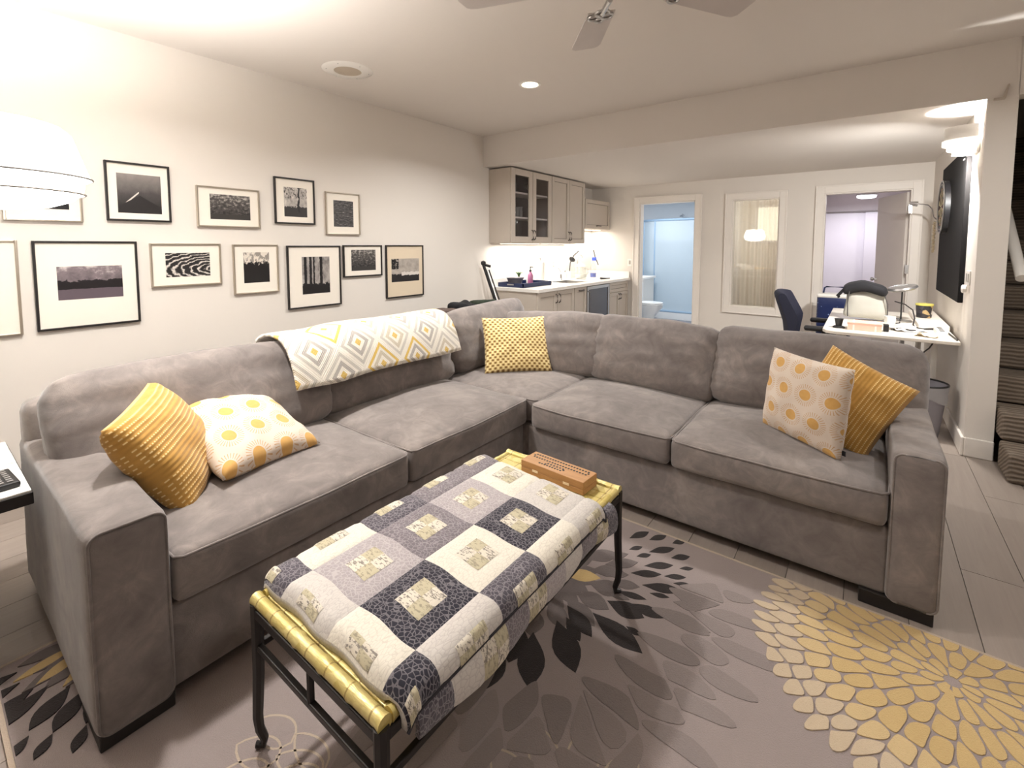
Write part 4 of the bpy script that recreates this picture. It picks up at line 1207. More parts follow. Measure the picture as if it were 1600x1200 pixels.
d = shaker(6.402, 7.071, .72, ZC1 - .006, XB + .001, b3, .045, 'drawer')
d = shaker(6.402, 6.735, ZC0 + .01, .712, XB + .001, b3, .05); pull(d, XB + .021, 6.71, .60, .69)
d = shaker(6.739, 7.071, ZC0 + .01, .712, XB + .001, b3, .05); pull(d, XB + .021, 6.765, .60, .69)
ct = thing('countertop', 'white quartz countertop running along the kitchen wall', 'countertop', (.36, 5.78, .876))
ZT = .915
sx0, sx1, sy0, sy1 = .16, .56, 5.52, 6.02     # sink cut-out
g = M().box((.002, 4.455, .8775), (.715, sy0, ZT)).box((.002, sy1, .8775), (.715, YF - .024, ZT)).box((.002, sy0, .8775), (sx0, sy1, ZT)).box((sx1, sy0, .8775), (.715, sy1, ZT))
obj('slab', g, stone_m, ct)
obj('upstand', M().box((.002, 4.455, ZT), (.02, YF - .024, ZT + .10)), stone_m, ct, bevel=.002)
obj('end_upstand', M().box((.02, YF - .044, ZT), (.70, YF - .026, ZT + .10)), stone_m, ct, bevel=.002)
sk = obj('sink_bowl', M().box((sx0, sy0, .8778), (sx0 + .004, sy1, ZT - .002)).box((sx1 - .004, sy0, .8778), (sx1, sy1, ZT - .002)).box((sx0, sy0, .8778), (sx1, sy0 + .004, ZT - .002)).box((sx0, sy1 - .004, .8778), (sx1, sy1, ZT - .002)).box((sx0, sy0, .8768), (sx1, sy1, .8785)), steel_m, ct)
# faucet
fa = thing('kitchen_faucet', 'low chrome lever faucet behind the sink', 'faucet', (.09, 5.97, ZT))
obj('base', M().lathe([(.001, 0), (.028, 0), (.026, .012), (.018, .02), (.017, .10), (.001, .11)], (.09, 5.97, ZT), 16), chrome_m, fa, smooth=True)
obj('spout', M().tube([(.09, 5.97, ZT + .08), (.13, 5.93, ZT + .14), (.19, 5.87, ZT + .17), (.25, 5.81, ZT + .165), (.27, 5.79, ZT + .145)], .011, 10), chrome_m, fa, smooth=True)
obj('lever', M().tube([(.09, 5.97, ZT + .11), (.07, 5.96, ZT + .15), (.03 + .02, 5.94, ZT + .19)], [.009, .007, .006], 8), chrome_m, fa, smooth=True)
fa = thing('filter_faucet', 'tall slim gooseneck faucet rising beside the glass pitcher', 'faucet', (.10, 6.46, ZT))
obj('stem', M().tube([(.10, 6.46, ZT), (.10, 6.46, ZT + .28)] + [(.10, 6.46 + .085 - .085 * math.cos(math.radians(a)), ZT + .28 + .085 * math.sin(math.radians(a))) for a in range(15, 165, 15)], .008, 8), steel_m, fa, smooth=True)
obj('base', M().lathe([(.001, 0), (.02, 0), (.018, .02), (.010, .03), (.001, .031)], (.10, 6.46, ZT), 14), steel_m, fa, smooth=True)
# glass pitcher
pi_ = thing('glass_pitcher', 'round glass pitcher with a pale lid on the counter', 'pitcher', (.22, 6.34, ZT))
pc = (.22, 6.34, ZT + .001)
obj('jug', M().lathe([(.001, 0), (.085, 0), (.095, .02), (.098, .11), (.090, .16), (.086, .19), (.083, .19), (.087, .16), (.094, .11), (.091, .022), (.001, .006)], pc, 22), clear_m, pi_, smooth=True)
obj('water', M().lathe([(.001, .008), (.088, .022), (.091, .075), (.001, .075)], pc, 20), plain('milky_water', S(226, 222, 212), .2), pi_, smooth=True)
obj('lid', M().lathe([(.088, .192), (.08, .205), (.04, .235), (.015, .24), (.015, .26), (.001, .262)], pc, 20), white_m, pi_, smooth=True)
obj('handle', M().tube([(.22 + .03, 6.34 + .085, ZT + .16), (.22 + .05, 6.34 + .14, ZT + .15), (.22 + .05, 6.34 + .15, ZT + .09), (.22 + .03, 6.34 + .095, ZT + .04)], .009, 8), white_m, pi_, smooth=True)
# black skimmer leaning in the pitcher's direction
sk_ = thing('black_ladle', 'black ladle standing behind the glass pitcher', 'ladle', (.07, 6.25, ZT))
obj('holder', M().lathe([(.001, 0), (.03, 0), (.034, .12), (.03, .12), (.027, .01), (.001, .01)], (.07, 6.25, ZT + .001), 14), white_m, sk_, smooth=True)
obj('handle', M().tube([(.07, 6.25, ZT + .04), (.08, 6.27, ZT + .25), (.10, 6.34, ZT + .36), (.12, 6.46, ZT + .43)], .008, 8), blackp_m, sk_, smooth=True)
mm = Matrix.Rotation(math.radians(-55), 4, 'X')
obj('bowl', M().lathe([(.001, -.03), (.03, -.024), (.05, 0), (.046, 0), (.028, -.02), (.001, -.025)], (.09, 6.31, ZT + .30), 16, mat=mm), blackp_m, sk_, smooth=True)
# blue bottle
bo = thing('blue_spray_bottle', 'clear spray bottle with blue liquid and a black wand on the counter', 'bottle', (.20, 6.80, ZT))
bc = (.20, 6.80, ZT + .001)
obj('bottle', M().lathe([(.001, 0), (.05, 0), (.053, .02), (.05, .16), (.03, .22), (.018, .24), (.018, .27), (.001, .27)], bc, 18), clear_m, bo, smooth=True)
obj('liquid', M().lathe([(.001, .004), (.046, .006), (.048, .07), (.001, .07)], bc, 16), plain('blue_liquid', S(60, 90, 200), .2), bo, smooth=True)
obj('nozzle', M().box((.18, 6.785, ZT + .272), (.25, 6.815, ZT + .325)), plain('blue_plastic', S(70, 96, 205), .4), bo, bevel=.006)
obj('wand', M().tube([(.26, 6.86, ZT + .20), (.23, 6.80, ZT + .34), (.22, 6.77, ZT + .43), (.22, 6.77, ZT + .44)], [.007, .007, .008, .016], 8), blackp_m, bo, smooth=True)
# paper towel roll
pt_ = thing('paper_towel_roll', 'white paper towel roll on a steel holder against the backsplash', 'paper towel', (.17, 5.30, ZT))
obj('base', M().lathe([(.001, 0), (.075, 0), (.075, .01), (.001, .012)], (.17, 5.30, ZT + .001), 20), steel_m, pt_, smooth=True)
obj('roll', M().lathe([(.02, .013), (.058, .013), (.06, .02), (.06, .285), (.058, .29), (.02, .29), (.02, .013)], (.17, 5.30, ZT + .001), 20), paper_m, pt_, smooth=True)
obj('rod', M().tube([(.17, 5.30, ZT + .01), (.17, 5.30, ZT + .33)], [.006, .006], 8), steel_m, pt_)
obj('knob', M().lathe([(.001, .32), (.012, .33), (.012, .345), (.001, .355)], (.17, 5.30, ZT), 12), steel_m, pt_, smooth=True)
# navy tray with bowl, plant and bottle
tr = thing('navy_tray', 'navy blue rectangular serving tray at the near end of the counter', 'tray', (.24, 4.86, ZT))
ta, tb_ = (.045, 4.535), (.435, 5.17)
g = M().box((ta[0], ta[1], ZT + .001), (tb_[0], tb_[1], ZT + .010))
for q in (((ta[0], ta[1]), (ta[0] + .012, tb_[1])), ((tb_[0] - .012, ta[1]), (tb_[0], tb_[1])), ((ta[0], ta[1]), (tb_[0], ta[1] + .012)), ((ta[0], tb_[1] - .012), (tb_[0], tb_[1]))):
    g.box((q[0][0], q[0][1], ZT + .010), (q[1][0], q[1][1], ZT + .052))
obj('tray_shell', g, navy_m, tr)
obj('grip', M().box((.19, 4.5335, ZT + .026), (.29, 4.5355, ZT + .040)), steel_m, tr)
bm_ = plain('grey_glaze', S(120, 116, 120), .3, var=.25, scale=30)
o = obj('serving_bowl', M().lathe([(.001, 0), (.07, 0), (.075, .01), (.105, .085), (.118, .10), (.112, .10), (.10, .085), (.068, .015), (.001, .012)], (.19, 4.70, ZT + .0115), 24), bm_, smooth=True)
tag(o, 'grey glazed bowl on the navy tray', 'bowl')
pp = thing('potted_plant', 'tiny green plant in a white pot on the navy tray', 'plant', (.10, 4.90, ZT + .0115))
obj('pot', M().lathe([(.001, 0), (.04, 0), (.052, .09), (.048, .09), (.045, .08), (.001, .08)], (.10, 4.90, ZT + .0115), 18), white_m, pp, smooth=True)
for k in range(11):
    a = 2 * PI * k / 11; b = Vector((.10, 4.90, ZT + .09)); d = Vector((math.cos(a), math.sin(a), 0))
    g = M(); q = d.cross(Vector((0, 0, 1)))
    pts = [b, b + d * .02 + Vector((0, 0, .05)), b + d * .045 + Vector((0, 0, .075)), b + d * .065 + Vector((0, 0, .06))]; ws = [.006, .011, .009, .001]
    vs = []
    for p_, w_ in zip(pts, ws): vs += [p_ + q * w_, p_ - q * w_]
    g.add(vs, [(0, 1, 3, 2), (2, 3, 5, 4), (4, 5, 7, 6)])
    obj('leaf', g, plain('plant_green', S(72, 98, 58), .6), pp)
o = thing('pink_bottle', 'pink soap bottle with a dark pump on the navy tray', 'bottle', (.25, 4.95, ZT + .0115))
obj('bottle', M().lathe([(.001, 0), (.034, 0), (.036, .01), (.036, .12), (.018, .15), (.014, .155), (.014, .165), (.001, .165)], (.25, 4.95, ZT + .0115), 16), plain('pink_plastic', S(172, 104, 140), .3), o, smooth=True)
obj('pump', M().lathe([(.001, .165), (.016, .166), (.016, .185), (.006, .19), (.006, .22), (.001, .222)], (.25, 4.95, ZT + .0115), 12).box((.245, 4.94, ZT + .232), (.29, 4.96, ZT + .242)), blackp_m, o, smooth=True)
o = obj('soap_bottle', M().lathe([(.001, 0), (.03, 0), (.032, .01), (.032, .14), (.014, .17), (.012, .20), (.001, .205)], (.15, 5.05, ZT + .0115), 16), white_m, smooth=True)
tag(o, 'white bottle behind the pink bottle on the navy tray', 'bottle')
o = obj('dish_brush', M().tube([(.52, 6.42, ZT + .018), (.56, 6.50, ZT + .014), (.59, 6.60, ZT + .012)], [.016, .010, .007], 8), blackp_m, smooth=True)
tag(o, 'short black brush lying near the front of the counter', 'brush')
# wall plates on the backsplash
def plate(name, lab, a, b, slots, cat='outlet'):
    t = thing(name, lab, cat, tuple((a[i] + b[i]) / 2 for i in range(2)) + (a[2],))
    obj('plate', M().box(a, b), white_m, t, bevel=.002)
    for (sa, sb) in slots: obj('socket', M().box(sa, sb), plain('socket_grey', S(170, 164, 156), .5), t, bevel=.001)  # sockets in a darker grey than the plate
plate('wall_outlet', 'white outlet plate on the backsplash above the sink', (.0005, 5.86, 1.09), (.007, 5.94, 1.21), [((.007, 5.88, 1.16), (.009, 5.92, 1.19)), ((.007, 5.88, 1.11), (.009, 5.92, 1.14))])
plate('light_switch', 'white switch plate beside the bathroom door casing', (.655, YF - .008, 1.10), (.735, YF - .0005, 1.22), [((.680, YF - .011, 1.13), (.71, YF - .008, 1.19))], 'switch')

# black floor stand leaning in the corner by the kitchen
sd = thing('black_tripod', 'folded black tripod stand leaning at the end of the kitchen counter', 'tripod', (.45, 4.33, 0))
A, B = Vector((.47, 4.36, .02)), Vector((.10, 4.19, 1.20))
obj('pole', M().tube([A, B], [.022, .018], 10), blackp_m, sd, smooth=True)
obj('head', M().lathe([(.001, -.03), (.026, -.02), (.032, .0), (.026, .02), (.001, .03)], B + Vector((0, 0, .02)), 12), blackp_m, sd, smooth=True)
obj('clamp', M().tube([B + Vector((.01, .01, 0)), B + Vector((.05, .07, -.02))], .016, 8), blackp_m, sd, smooth=True)
for k, (dx, dy) in enumerate(((.03, .035), (-.01, .045))):
    obj('leg', M().tube([B.lerp(A, .05) + Vector((dx, dy, 0)), B.lerp(A, .55) + Vector((dx * 1.3, dy, 0)), A + Vector((dx * 1.6, dy * .6, .0))], .008, 8), blackp_m if k == 0 else steel_m, sd, smooth=True)

# low shelf behind the sofa with clutter on top
sh = thing('low_console', 'low dark console table behind the sofa corner against the picture wall', 'table', (.35, 3.45, 0))
obj('top', M().box((.08, 3.0, .70), (.62, 4.0, .73)), black_m, sh, bevel=.003)
for (a, b) in ((.09, 3.01), (.57, 3.01), (.09, 3.95), (.57, 3.95)): obj('leg', M().box((a, b, 0.001), (a + .04, b + .04, .70)), black_m, sh)
def blob(name, lab, cat, c, h, mat, seed, amp=.25):
    g = M()
    def fn(p):
        return Vector(c) + p * 1.0 + noise.noise_vector(p * 9 + Vector((seed, 0, 0))) * amp * min(h)
    g.rbox(h, min(h) * .7, fn, (6, 6, 4)); return tag(obj(name, g, mat, smooth=True, sharp=180), lab, cat)
blob('folded_throw', 'dark striped folded cloth on the console behind the sofa', 'cloth', (.46, 3.16, .775), (.10, .12, .036), plain('brown_cloth', S(92, 76, 70), .9, var=.5, scale=40), 1)
blob('black_bag', 'crumpled black bag on the console behind the sofa', 'bag', (.46, 3.44, .80), (.10, .13, .05), blackf_m, 2, .5)
blob('dark_green_garland', 'dark green bundle at the far end of the console behind the sofa', 'garland', (.46, 3.76, .80), (.09, .14, .042), plain('dark_green_cloth', S(40, 50, 38), .9, var=.5, scale=60), 3, .7)

# ================================================================== CEILING FITTINGS
sp = thing('ceiling_speaker', 'round white ceiling speaker with a beige grille', 'speaker', (.575, 2.10, H))
obj('bezel', M().lathe([(.098, -.010), (.17, -.008), (.182, -.0005), (.098, -.0005), (.098, -.010)], (.575, 2.10, H), 40), white_m, sp, smooth=True)
obj('grille', M().lathe([(.001, -.008), (.098, -.008), (.098, -.001)], (.575, 2.10, H), 32), plain('grille_beige', S(196, 182, 164), .8, bump=.5, bscale=500), sp, smooth=True)
for k in range(6):
    a = k * PI / 3
    obj('screw', M().lathe([(.001, -.0118), (.004, -.0112), (.004, -.008)], (.575 + .15 * math.cos(a), 2.10 + .15 * math.sin(a), H), 8), steel_m, sp)
for i, (x, y) in enumerate(CANS):  # all after the first are added lights out of view
    t = thing('recessed_light', ['lit round recessed ceiling light near the beam in front of the kitchen', 'unseen recessed light added above the left end of the sofa', 'unseen recessed light added over the right front part of the room', 'unseen recessed light added in front of the staircase'][i], 'ceiling light', (x, y, H), 'recessed ceiling lights')
    obj('trim_ring', M().lathe([(.066, -.004), (.082, -.007), (.092, -.0005), (.066, -.0005), (.066, -.004)], (x, y, H), 32), white_m, t, smooth=True)
    obj('lens', M().lathe([(.001, -.012), (.04, -.010), (.066, -.003), (.066, -.001)], (x, y, H), 24), can_m, t, smooth=True)
# ceiling fan
fn_ = thing('ceiling_fan', 'white ceiling fan with scrolled silver blade brackets', 'ceiling fan', (2.907, 1.717, 2.2))
HC = Vector((2.907, 1.717, 0)); FZ = 2.45
obj('canopy', M().lathe([(.001, H - .002), (.07, H - .002), (.065, H - .05), (.02, H - .07), (.02, FZ + .1), (.001, FZ + .1)], HC, 24), white_m, fn_, smooth=True)
obj('motor', M().lathe([(.001, FZ + .12), (.08, FZ + .11), (.13, FZ + .06), (.13, FZ + .0), (.09, FZ - .03), (.001, FZ - .035)], HC, 32), white_m, fn_, smooth=True)
blade_m = plain('fan_blade', S(206, 198, 194), .5)
for k in range(5):
    a = math.radians(129.3 - 72.4 * k); d = Vector((math.cos(a), math.sin(a), 0)); q = Vector((-d.y, d.x, 0)); tilt = .16
    def P(r, w): return HC + d * r + q * w + Vector((0, 0, FZ - .01 - w * tilt))
    pts = [(.26, -.060), (.60, -.072), (.628, -.064), (.64, -.045), (.64, .050), (.625, .068), (.60, .072), (.26, .060)]
    vs = [P(r, w) for r, w in pts] + [P(r, w) + Vector((0, 0, .007)) for r, w in pts]; n = len(pts)
    g = M().add(vs, [tuple(range(n))[::-1], tuple(range(n, 2 * n))] + [(i, (i + 1) % n, n + (i + 1) % n, n + i) for i in range(n)])
    bl = obj('blade', g, blade_m, fn_)
    g = M().tube([HC + d * .11 + Vector((0, 0, FZ - .03)), P(.2, 0) + Vector((0, 0, -.01)), P(.25, 0) + Vector((0, 0, -.006))], .012, 8)
    br_ = obj('bracket', g, steel_m, fn_, smooth=True)
    for (r, w, rr) in ((.285, -.03, .024), (.285, .03, .024), (.25, 0, .03), (.315, 0, .018)):
        ringp = [P(r + rr * math.cos(t * PI / 8), w + rr * math.sin(t * PI / 8)) + Vector((0, 0, -.006)) for t in range(16)]
        obj('scroll', M().tube(ringp, .0055, 6, closed=True), steel_m, br_, smooth=True)

# ================================================================== FLOOR LAMP
LC = Vector((1.285, 0.205, 0)); k = 1.6 / 1.46
fl_ = thing('arc_floor_lamp', 'white drum-shade floor lamp glowing beside the left sofa arm', 'lamp', (.66, -.06, 0))
def lz(v): return 1.423 + (v - 1.423) * k
SR = .262
obj('outer_shade', M().lathe([(.17, lz(1.818)), (.19, lz(1.812)), (.215, lz(1.79)), (SR * .99, lz(1.655)), (SR, lz(1.645)), (SR - .006, lz(1.645)), (.21, lz(1.78)), (.17, lz(1.808))], LC, 56), lamp_m, fl_, smooth=True)
obj('spider_ring', M().tube([LC + Vector((-.17, 0, lz(1.80))), LC + Vector((.17, 0, lz(1.80)))], .004, 6), steel_m, fl_)
obj('inner_shade', M().lathe([(SR * .93, lz(1.672)), (SR * .93, lz(1.625)), (SR * .90, lz(1.595)), (SR * .88, lz(1.595)), (SR * .90, lz(1.625)), (SR * .90, lz(1.672))], LC, 56), lamp_m, fl_, smooth=True)
obj('diffuser', M().lathe([(SR * .88, lz(1.60)), (SR * .80, lz(1.575)), (SR * .55, lz(1.552)), (SR * .25, lz(1.542)), (.001, lz(1.54))], LC, 48), diff_m, fl_, smooth=True)
seam_m = plain('shade_seam', S(128, 124, 120), .6)
for (r, zv) in ((SR + .004, 1.648), (SR * .905 + .006, 1.597)):
    obj('rim', M().tube([LC + Vector((r * math.cos(a * PI / 32), r * math.sin(a * PI / 32), lz(zv))) for a in range(64)], .0038, 6, closed=True), seam_m, fl_, smooth=True)
LP, LT = Vector((.66, -.06, lz(1.80))), Vector((1.285, .205, lz(1.81)))
arc_pts = [LT, LT + Vector((0, 0, .05))]
for i in range(1, 13):
    t = i / 13; q = LT.lerp(LP, t); arc_pts.append(Vector((q.x, q.y, lz(1.80) + .06 + .20 * math.sin(PI * t) ** .8)))
arc_pts += [LP + Vector((0, 0, .05)), LP]
obj('arm', M().tube(arc_pts, .010, 10), steel_m, fl_, smooth=True)
obj('pole', M().tube([(.66, -.06, .03), LP], .012, 10), steel_m, fl_, smooth=True)
obj('base', M().lathe([(.001, .001), (.15, .001), (.15, .02), (.14, .03), (.001, .032)], (.66, -.06, 0), 32), steel_m, fl_, smooth=True)

# ================================================================== SIDE TABLE
sdt = thing('side_table', 'side table with white top panels and a black frame at the left sofa arm', 'table', (1.17, 0.03, 0))
SZ = .60; sx0_, sx1_, sy0_, sy1_ = .845, 1.492, -.30, .232
obj('frame', M().box((sx0_, sy0_, SZ - .05), (sx1_, sy1_, SZ - .008)), black_m, sdt, bevel=.003)
obj('top_panel', M().box((sx0_ + .004, sy0_ + .004, SZ - .008), (1.150, sy1_ - .004, SZ)), white_m, sdt, bevel=.002)
obj('top_panel', M().box((1.156, sy0_ + .004, SZ - .008), (sx1_ - .004, sy1_ - .004, SZ)), white_m, sdt, bevel=.002)
for (a, b) in ((sx0_ + .01, sy0_ + .01), (sx1_ - .06, sy0_ + .01), (sx0_ + .01, sy1_ - .17), (sx1_ - .06, sy1_ - .17)):
    g = M().prism([(a, b), (a + .05, b), (a + .05, b + .05), (a, b + .05)], 0.001 if b < .1 else .001, SZ - .05)
    obj('leg', g, black_m, sdt, bevel=.003)
rm = thing('remote_control', 'black remote control with rows of buttons on the side table', 'remote', (1.36, .15, SZ))
rmx = Matrix.Translation((1.352, .13, SZ + .0008)) @ Matrix.Rotation(math.radians(4), 4, 'Z')
obj('body', M().box((-.085, -.09, 0), (.085, .075, .02), rmx), blackp_m, rm, bevel=.006)
btn = plain('button_grey', S(128, 124, 122), .5)
for i in range(7):
    for j in range(4):
        a, b = -.07 + i * .021, -.02 + j * .022
        obj('button', M().box((a, b, .0198), (a + .013, b + .014, .0225), rmx), btn, rm)

# ================================================================== DESK CORNER
dk_ = thing('white_desk', 'white desk against the right wall behind the sofa', 'desk', (3.9, 5.35, 0))
DZ = .745
desk_m = plain('desk_white', S(236, 228, 216), .35, var=.02)
obj('top', M().prism([(3.535, 4.50), (4.27, 4.50), (4.27, 6.18), (3.45, 6.18), (3.45, 4.60), (3.475, 4.525)], DZ - .028, DZ), desk_m, dk_, bevel=.006)
obj('rear_ledge', M().box((4.08, 5.04, DZ), (4.27, 6.15, DZ + .035)), desk_m, dk_, bevel=.004)
for (a, b) in ((3.56, 4.72), (4.16, 4.80), (3.56, 6.05), (4.16, 6.05)):
    obj('leg', M().tube([(a, b, .001), (a, b, DZ - .028)], .022, 10), white_m, dk_, smooth=True)
obj('crossbar', M().tube([(3.56, 4.80 - .08, .45), (3.56, 6.05, .45)], .015, 8), white_m, dk_, smooth=True)
# bag with black flap
bg = thing('grey_shoulder_bag', 'grey canvas shoulder bag with a black flap on the desk', 'bag', (3.72, 5.35, DZ))
bag_m = plain('bag_grey', S(176, 172, 162), .9, var=.1, bump=.3, bscale=300)
BC = Vector((3.725, 5.36, DZ + .012))
def bagfn(p):
    t = (p.z + .12) / .24; q = Vector(p)
    q.x *= 1.0 - .18 * t; q.y *= 1.0 - .35 * t
    q += noise.noise_vector(p * 9) * .012
    return BC + Vector((q.x, q.y, q.z + .135))
obj('pouch', M().rbox((.165, .10, .13), .05, bagfn, (8, 6, 8)), bag_m, bg, smooth=True, sharp=180)
def flapfn(p):
    q = Vector(p); q.z += -.35 * abs(p.x + .01) ** 1.35 * 1.6; q += noise.noise_vector(p * 11) * .010
    return BC + Vector((q.x - .01, q.y - .015, q.z + .30))
obj('flap', M().rbox((.165, .10, .048), .042, flapfn, (10, 6, 3)), blackf_m, bg, smooth=True, sharp=180)
obj('strap', M().tube([BC + Vector((-.15, -.08, .28)), BC + Vector((-.21, -.06, .20)), BC + Vector((-.20, -.05, .19))], .014, 8), blackf_m, bg, smooth=True)
obj('piping', M().tube([BC + Vector((-.118, -.10, .27)), BC + Vector((-.13, -.108, .15)), BC + Vector((-.125, -.105, .02))], .005, 6), plain('dark_grey_cord', S(70, 66, 64), .8), bg, smooth=True)
obj('piping', M().tube([BC + Vector((.125, -.09, .26)), BC + Vector((.158, -.10, .15)), BC + Vector((.16, -.10, .02))], .005, 6), MATS['dark_grey_cord'], bg, smooth=True)
# desk lamp: flat oval silver head on a thin stem
dl = thing('desk_lamp', 'silver desk lamp with a flat oval head on a thin dark stem', 'lamp', (3.985, 5.42, DZ))
obj('base', M().lathe([(.001, 0), (.08, 0), (.08, .012), (.02, .02), (.001, .021)], (3.985, 5.42, DZ + .001), 24), steel_m, dl, smooth=True)
obj('stem', M().tube([(3.985, 5.42, DZ + .018), (3.985, 5.42, 1.02)], .006, 8), blackp_m, dl, smooth=True)
mt = Matrix.Rotation(math.radians(-12), 4, 'Y') @ Matrix.Rotation(math.radians(8), 4, 'X') @ Matrix.Scale(1.2, 4, (1, 0, 0))
hd_ = obj('head', M().lathe([(.001, -.018), (.075, -.016), (.092, 0), (.085, .016), (.05, .026), (.001, .028)], (3.985, 5.42, 1.045), 28, mat=mt), plain('satin_silver', S(176, 172, 170), .3, .8), dl, smooth=True)
obj('lens', M().lathe([(.001, .0285), (.04, .0275), (.045, .026)], (3.975, 5.42, 1.046), 20, mat=mt), clear_m, hd_, smooth=True)
# snack tub
tu = thing('snack_tub', 'small dark printed tub with a yellow lid on the desk', 'container', (4.14, 5.55, DZ + .035))
def tub_mat():
    m = NT('tub_print'); c = m.co(); v = m.voro(c, 26, 'F1', 'Color'); s = m.sep(v)
    m.set(m.ramp(s[0], [(.0, S(40, 38, 42)), (.45, S(66, 62, 66)), (.7, S(176, 150, 104)), (.95, S(214, 206, 196))], 'CONSTANT'), .4); return m.m
obj('tub', M().lathe([(.001, 0), (.050, 0), (.053, .01), (.060, .11), (.001, .11)], (4.15, 5.55, DZ + .036), 20), tub_mat(), tu, smooth=True)
obj('lid', M().lathe([(.001, .126), (.060, .126), (.064, .122), (.064, .11), (.001, .11)], (4.15, 5.55, DZ + .036), 20), plain('yellow_lid', S(196, 184, 92), .4), tu, smooth=True)
# pink box, black cup, tape, papers, cables
bx_ = thing('pink_parcel', 'pale pink parcel with white straps on the near part of the desk', 'box', (3.72, 4.72, DZ))
obj('carton', M().box((3.615, 4.625, DZ + .001), (3.835, 4.80, DZ + .062)), plain('pale_pink_card', S(232, 206, 188), .7), bx_, bevel=.003)
for xx in (3.65, 3.79): obj('strap', M().box((xx, 4.6235, DZ + .0005), (xx + .012, 4.8015, DZ + .0640)), white_m, bx_)
obj('lid', M().box((3.612, 4.622, DZ + .046), (3.838, 4.803, DZ + .0635)), plain('parcel_lid', S(222, 180, 160), .7), bx_, bevel=.002)
cu = thing('black_spool', 'small black spool with a wide foot at the near corner of the desk', 'spool', (3.56, 4.70, DZ))
obj('foot', M().lathe([(.001, 0), (.042, 0), (.044, .008), (.030, .016), (.001, .018)], (3.555, 4.70, DZ + .001), 20), blackp_m, cu, smooth=True)
obj('cup', M().lathe([(.001, .018), (.022, .018), (.030, .07), (.034, .075), (.001, .075)], (3.555, 4.70, DZ + .001), 20), blackp_m, cu, smooth=True)
o = obj('black_box', M().box((3.845, 4.68, DZ + .001), (3.88, 4.76, DZ + .055)), blackp_m, bevel=.004); tag(o, 'small black block beside the pink parcel', 'box')
bk = thing('green_notebook', 'dark green notebook lying behind the pink parcel', 'notebook', (3.74, 5.0, DZ))
obj('cover', M().box((3.62, 4.90, DZ + .0008), (3.84, 5.08, DZ + .004)).box((3.62, 4.90, DZ + .020), (3.84, 5.08, DZ + .0235)), plain('dark_green_cover', S(60, 70, 54), .6), bk)
obj('pages', M().box((3.624, 4.903, DZ + .004), (3.837, 5.077, DZ + .020)), paper_m, bk)
mg = thing('white_mug', 'white mug with a black handle next to the grey bag', 'mug', (3.90, 5.12, DZ))
obj('cup', M().lathe([(.001, 0), (.032, 0), (.038, .01), (.040, .075), (.036, .075), (.033, .012), (.001, .010)], (3.90, 5.12, DZ + .001), 20), white_m, mg, smooth=True)
obj('handle', M().tube([(3.937, 5.12, DZ + .062), (3.965, 5.12, DZ + .055), (3.965, 5.12, DZ + .025), (3.935, 5.12, DZ + .018)], .006, 8), blackp_m, mg, smooth=True)
bn = plain('dark_grips', S(40, 36, 36), .5)
o = obj('pliers', M().tube([(3.90, 4.80, DZ + .012), (3.96, 4.83, DZ + .012), (4.02, 4.82, DZ + .010), (4.05, 4.84, DZ + .010)], [.010, .011, .007, .005], 8), bn, smooth=True); tag(o, 'dark pliers lying on the desk in front of the mug', 'tool')
for i, (a, b, rz, lab) in enumerate(((4.00, 4.86, .5, 'crumpled clear bag lying near the middle of the desk'), (4.10, 4.63, -.3, 'small crumpled cream wrapper near the front edge of the desk'))):
    def cf(u, v, a=a, b=b, i=i):
        x, y = (u - .5) * (.22 if i == 0 else .13), (v - .5) * (.16 if i == 0 else .10)
        z = abs(noise.noise(Vector((x * 18 + i * 7, y * 18, 1)))) * .045 + .003
        return Vector((a + x * math.cos(rz) - y * math.sin(rz), b + x * math.sin(rz) + y * math.cos(rz), DZ + z))
    def cf0(u, v, cf=cf):
        p_ = cf(u, v); p_.z = DZ + .001; return p_
    g = M().grid(cf, 12, 10).grid(cf0, 12, 10, flip=True)
    o = obj('crumpled_wrapper', g, paper_m if i == 0 else plain('cream_wrap', S(220, 204, 176), .6), smooth=True, sharp=35); tag(o, lab, 'wrapper')
o = obj('pen', M().tube([(4.10, 4.98, DZ + .007), (4.18, 5.05, DZ + .007)], .006, 8), blackp_m, smooth=True); tag(o, 'black pen lying by the desk cable', 'pen')
cbm = plain('cable_black', S(34, 30, 30), .5)
o = obj('desk_cable', M().tube([(3.95, 5.72, DZ + .15), (4.02, 5.66, DZ + .135), (4.07, 5.52, DZ + .10), (4.075, 5.35, DZ + .045), (4.055, 5.18, DZ + .012), (4.06, 5.03, DZ + .008), (4.11, 4.975, DZ + .008), (4.20, 4.945 + .045, DZ + .042) if False else (4.19, 4.992, DZ + .010), (4.240, 4.93, DZ + .008), (4.246, 4.75, DZ + .008), (4.252, 4.62, DZ + .008), (4.256, 4.53, DZ + .008)], .005, 8), cbm, smooth=True); tag(o, 'black power cable trailing along the wall side of the desk top', 'cable')
o = obj('hanging_cable', M().tube([(4.13, 4.56, DZ - .034), (4.11, 4.54, DZ - .07), (4.04, 4.50, .60), (3.99, 4.47, .53), (3.90, 4.42, .42), (3.87, 4.41, .20), (3.86, 4.40, .012), (3.80, 4.45, .008)], .005, 8), cbm, smooth=True); tag(o, 'black cable hanging from under the desk behind the sofa', 'cable')
ps = thing('power_strip', 'white power strip with black sockets at the wall side of the desk', 'power strip', (4.2, 4.9, DZ))
obj('body', M().box((4.165, 4.69, DZ + .001), (4.225, 4.965, DZ + .035)), white_m, ps, bevel=.004)
for q in range(4): obj('socket', M().box((4.18, 4.72 + .065 * q, DZ + .034), (4.21, 4.75 + .065 * q, DZ + .037)), blackp_m, ps)
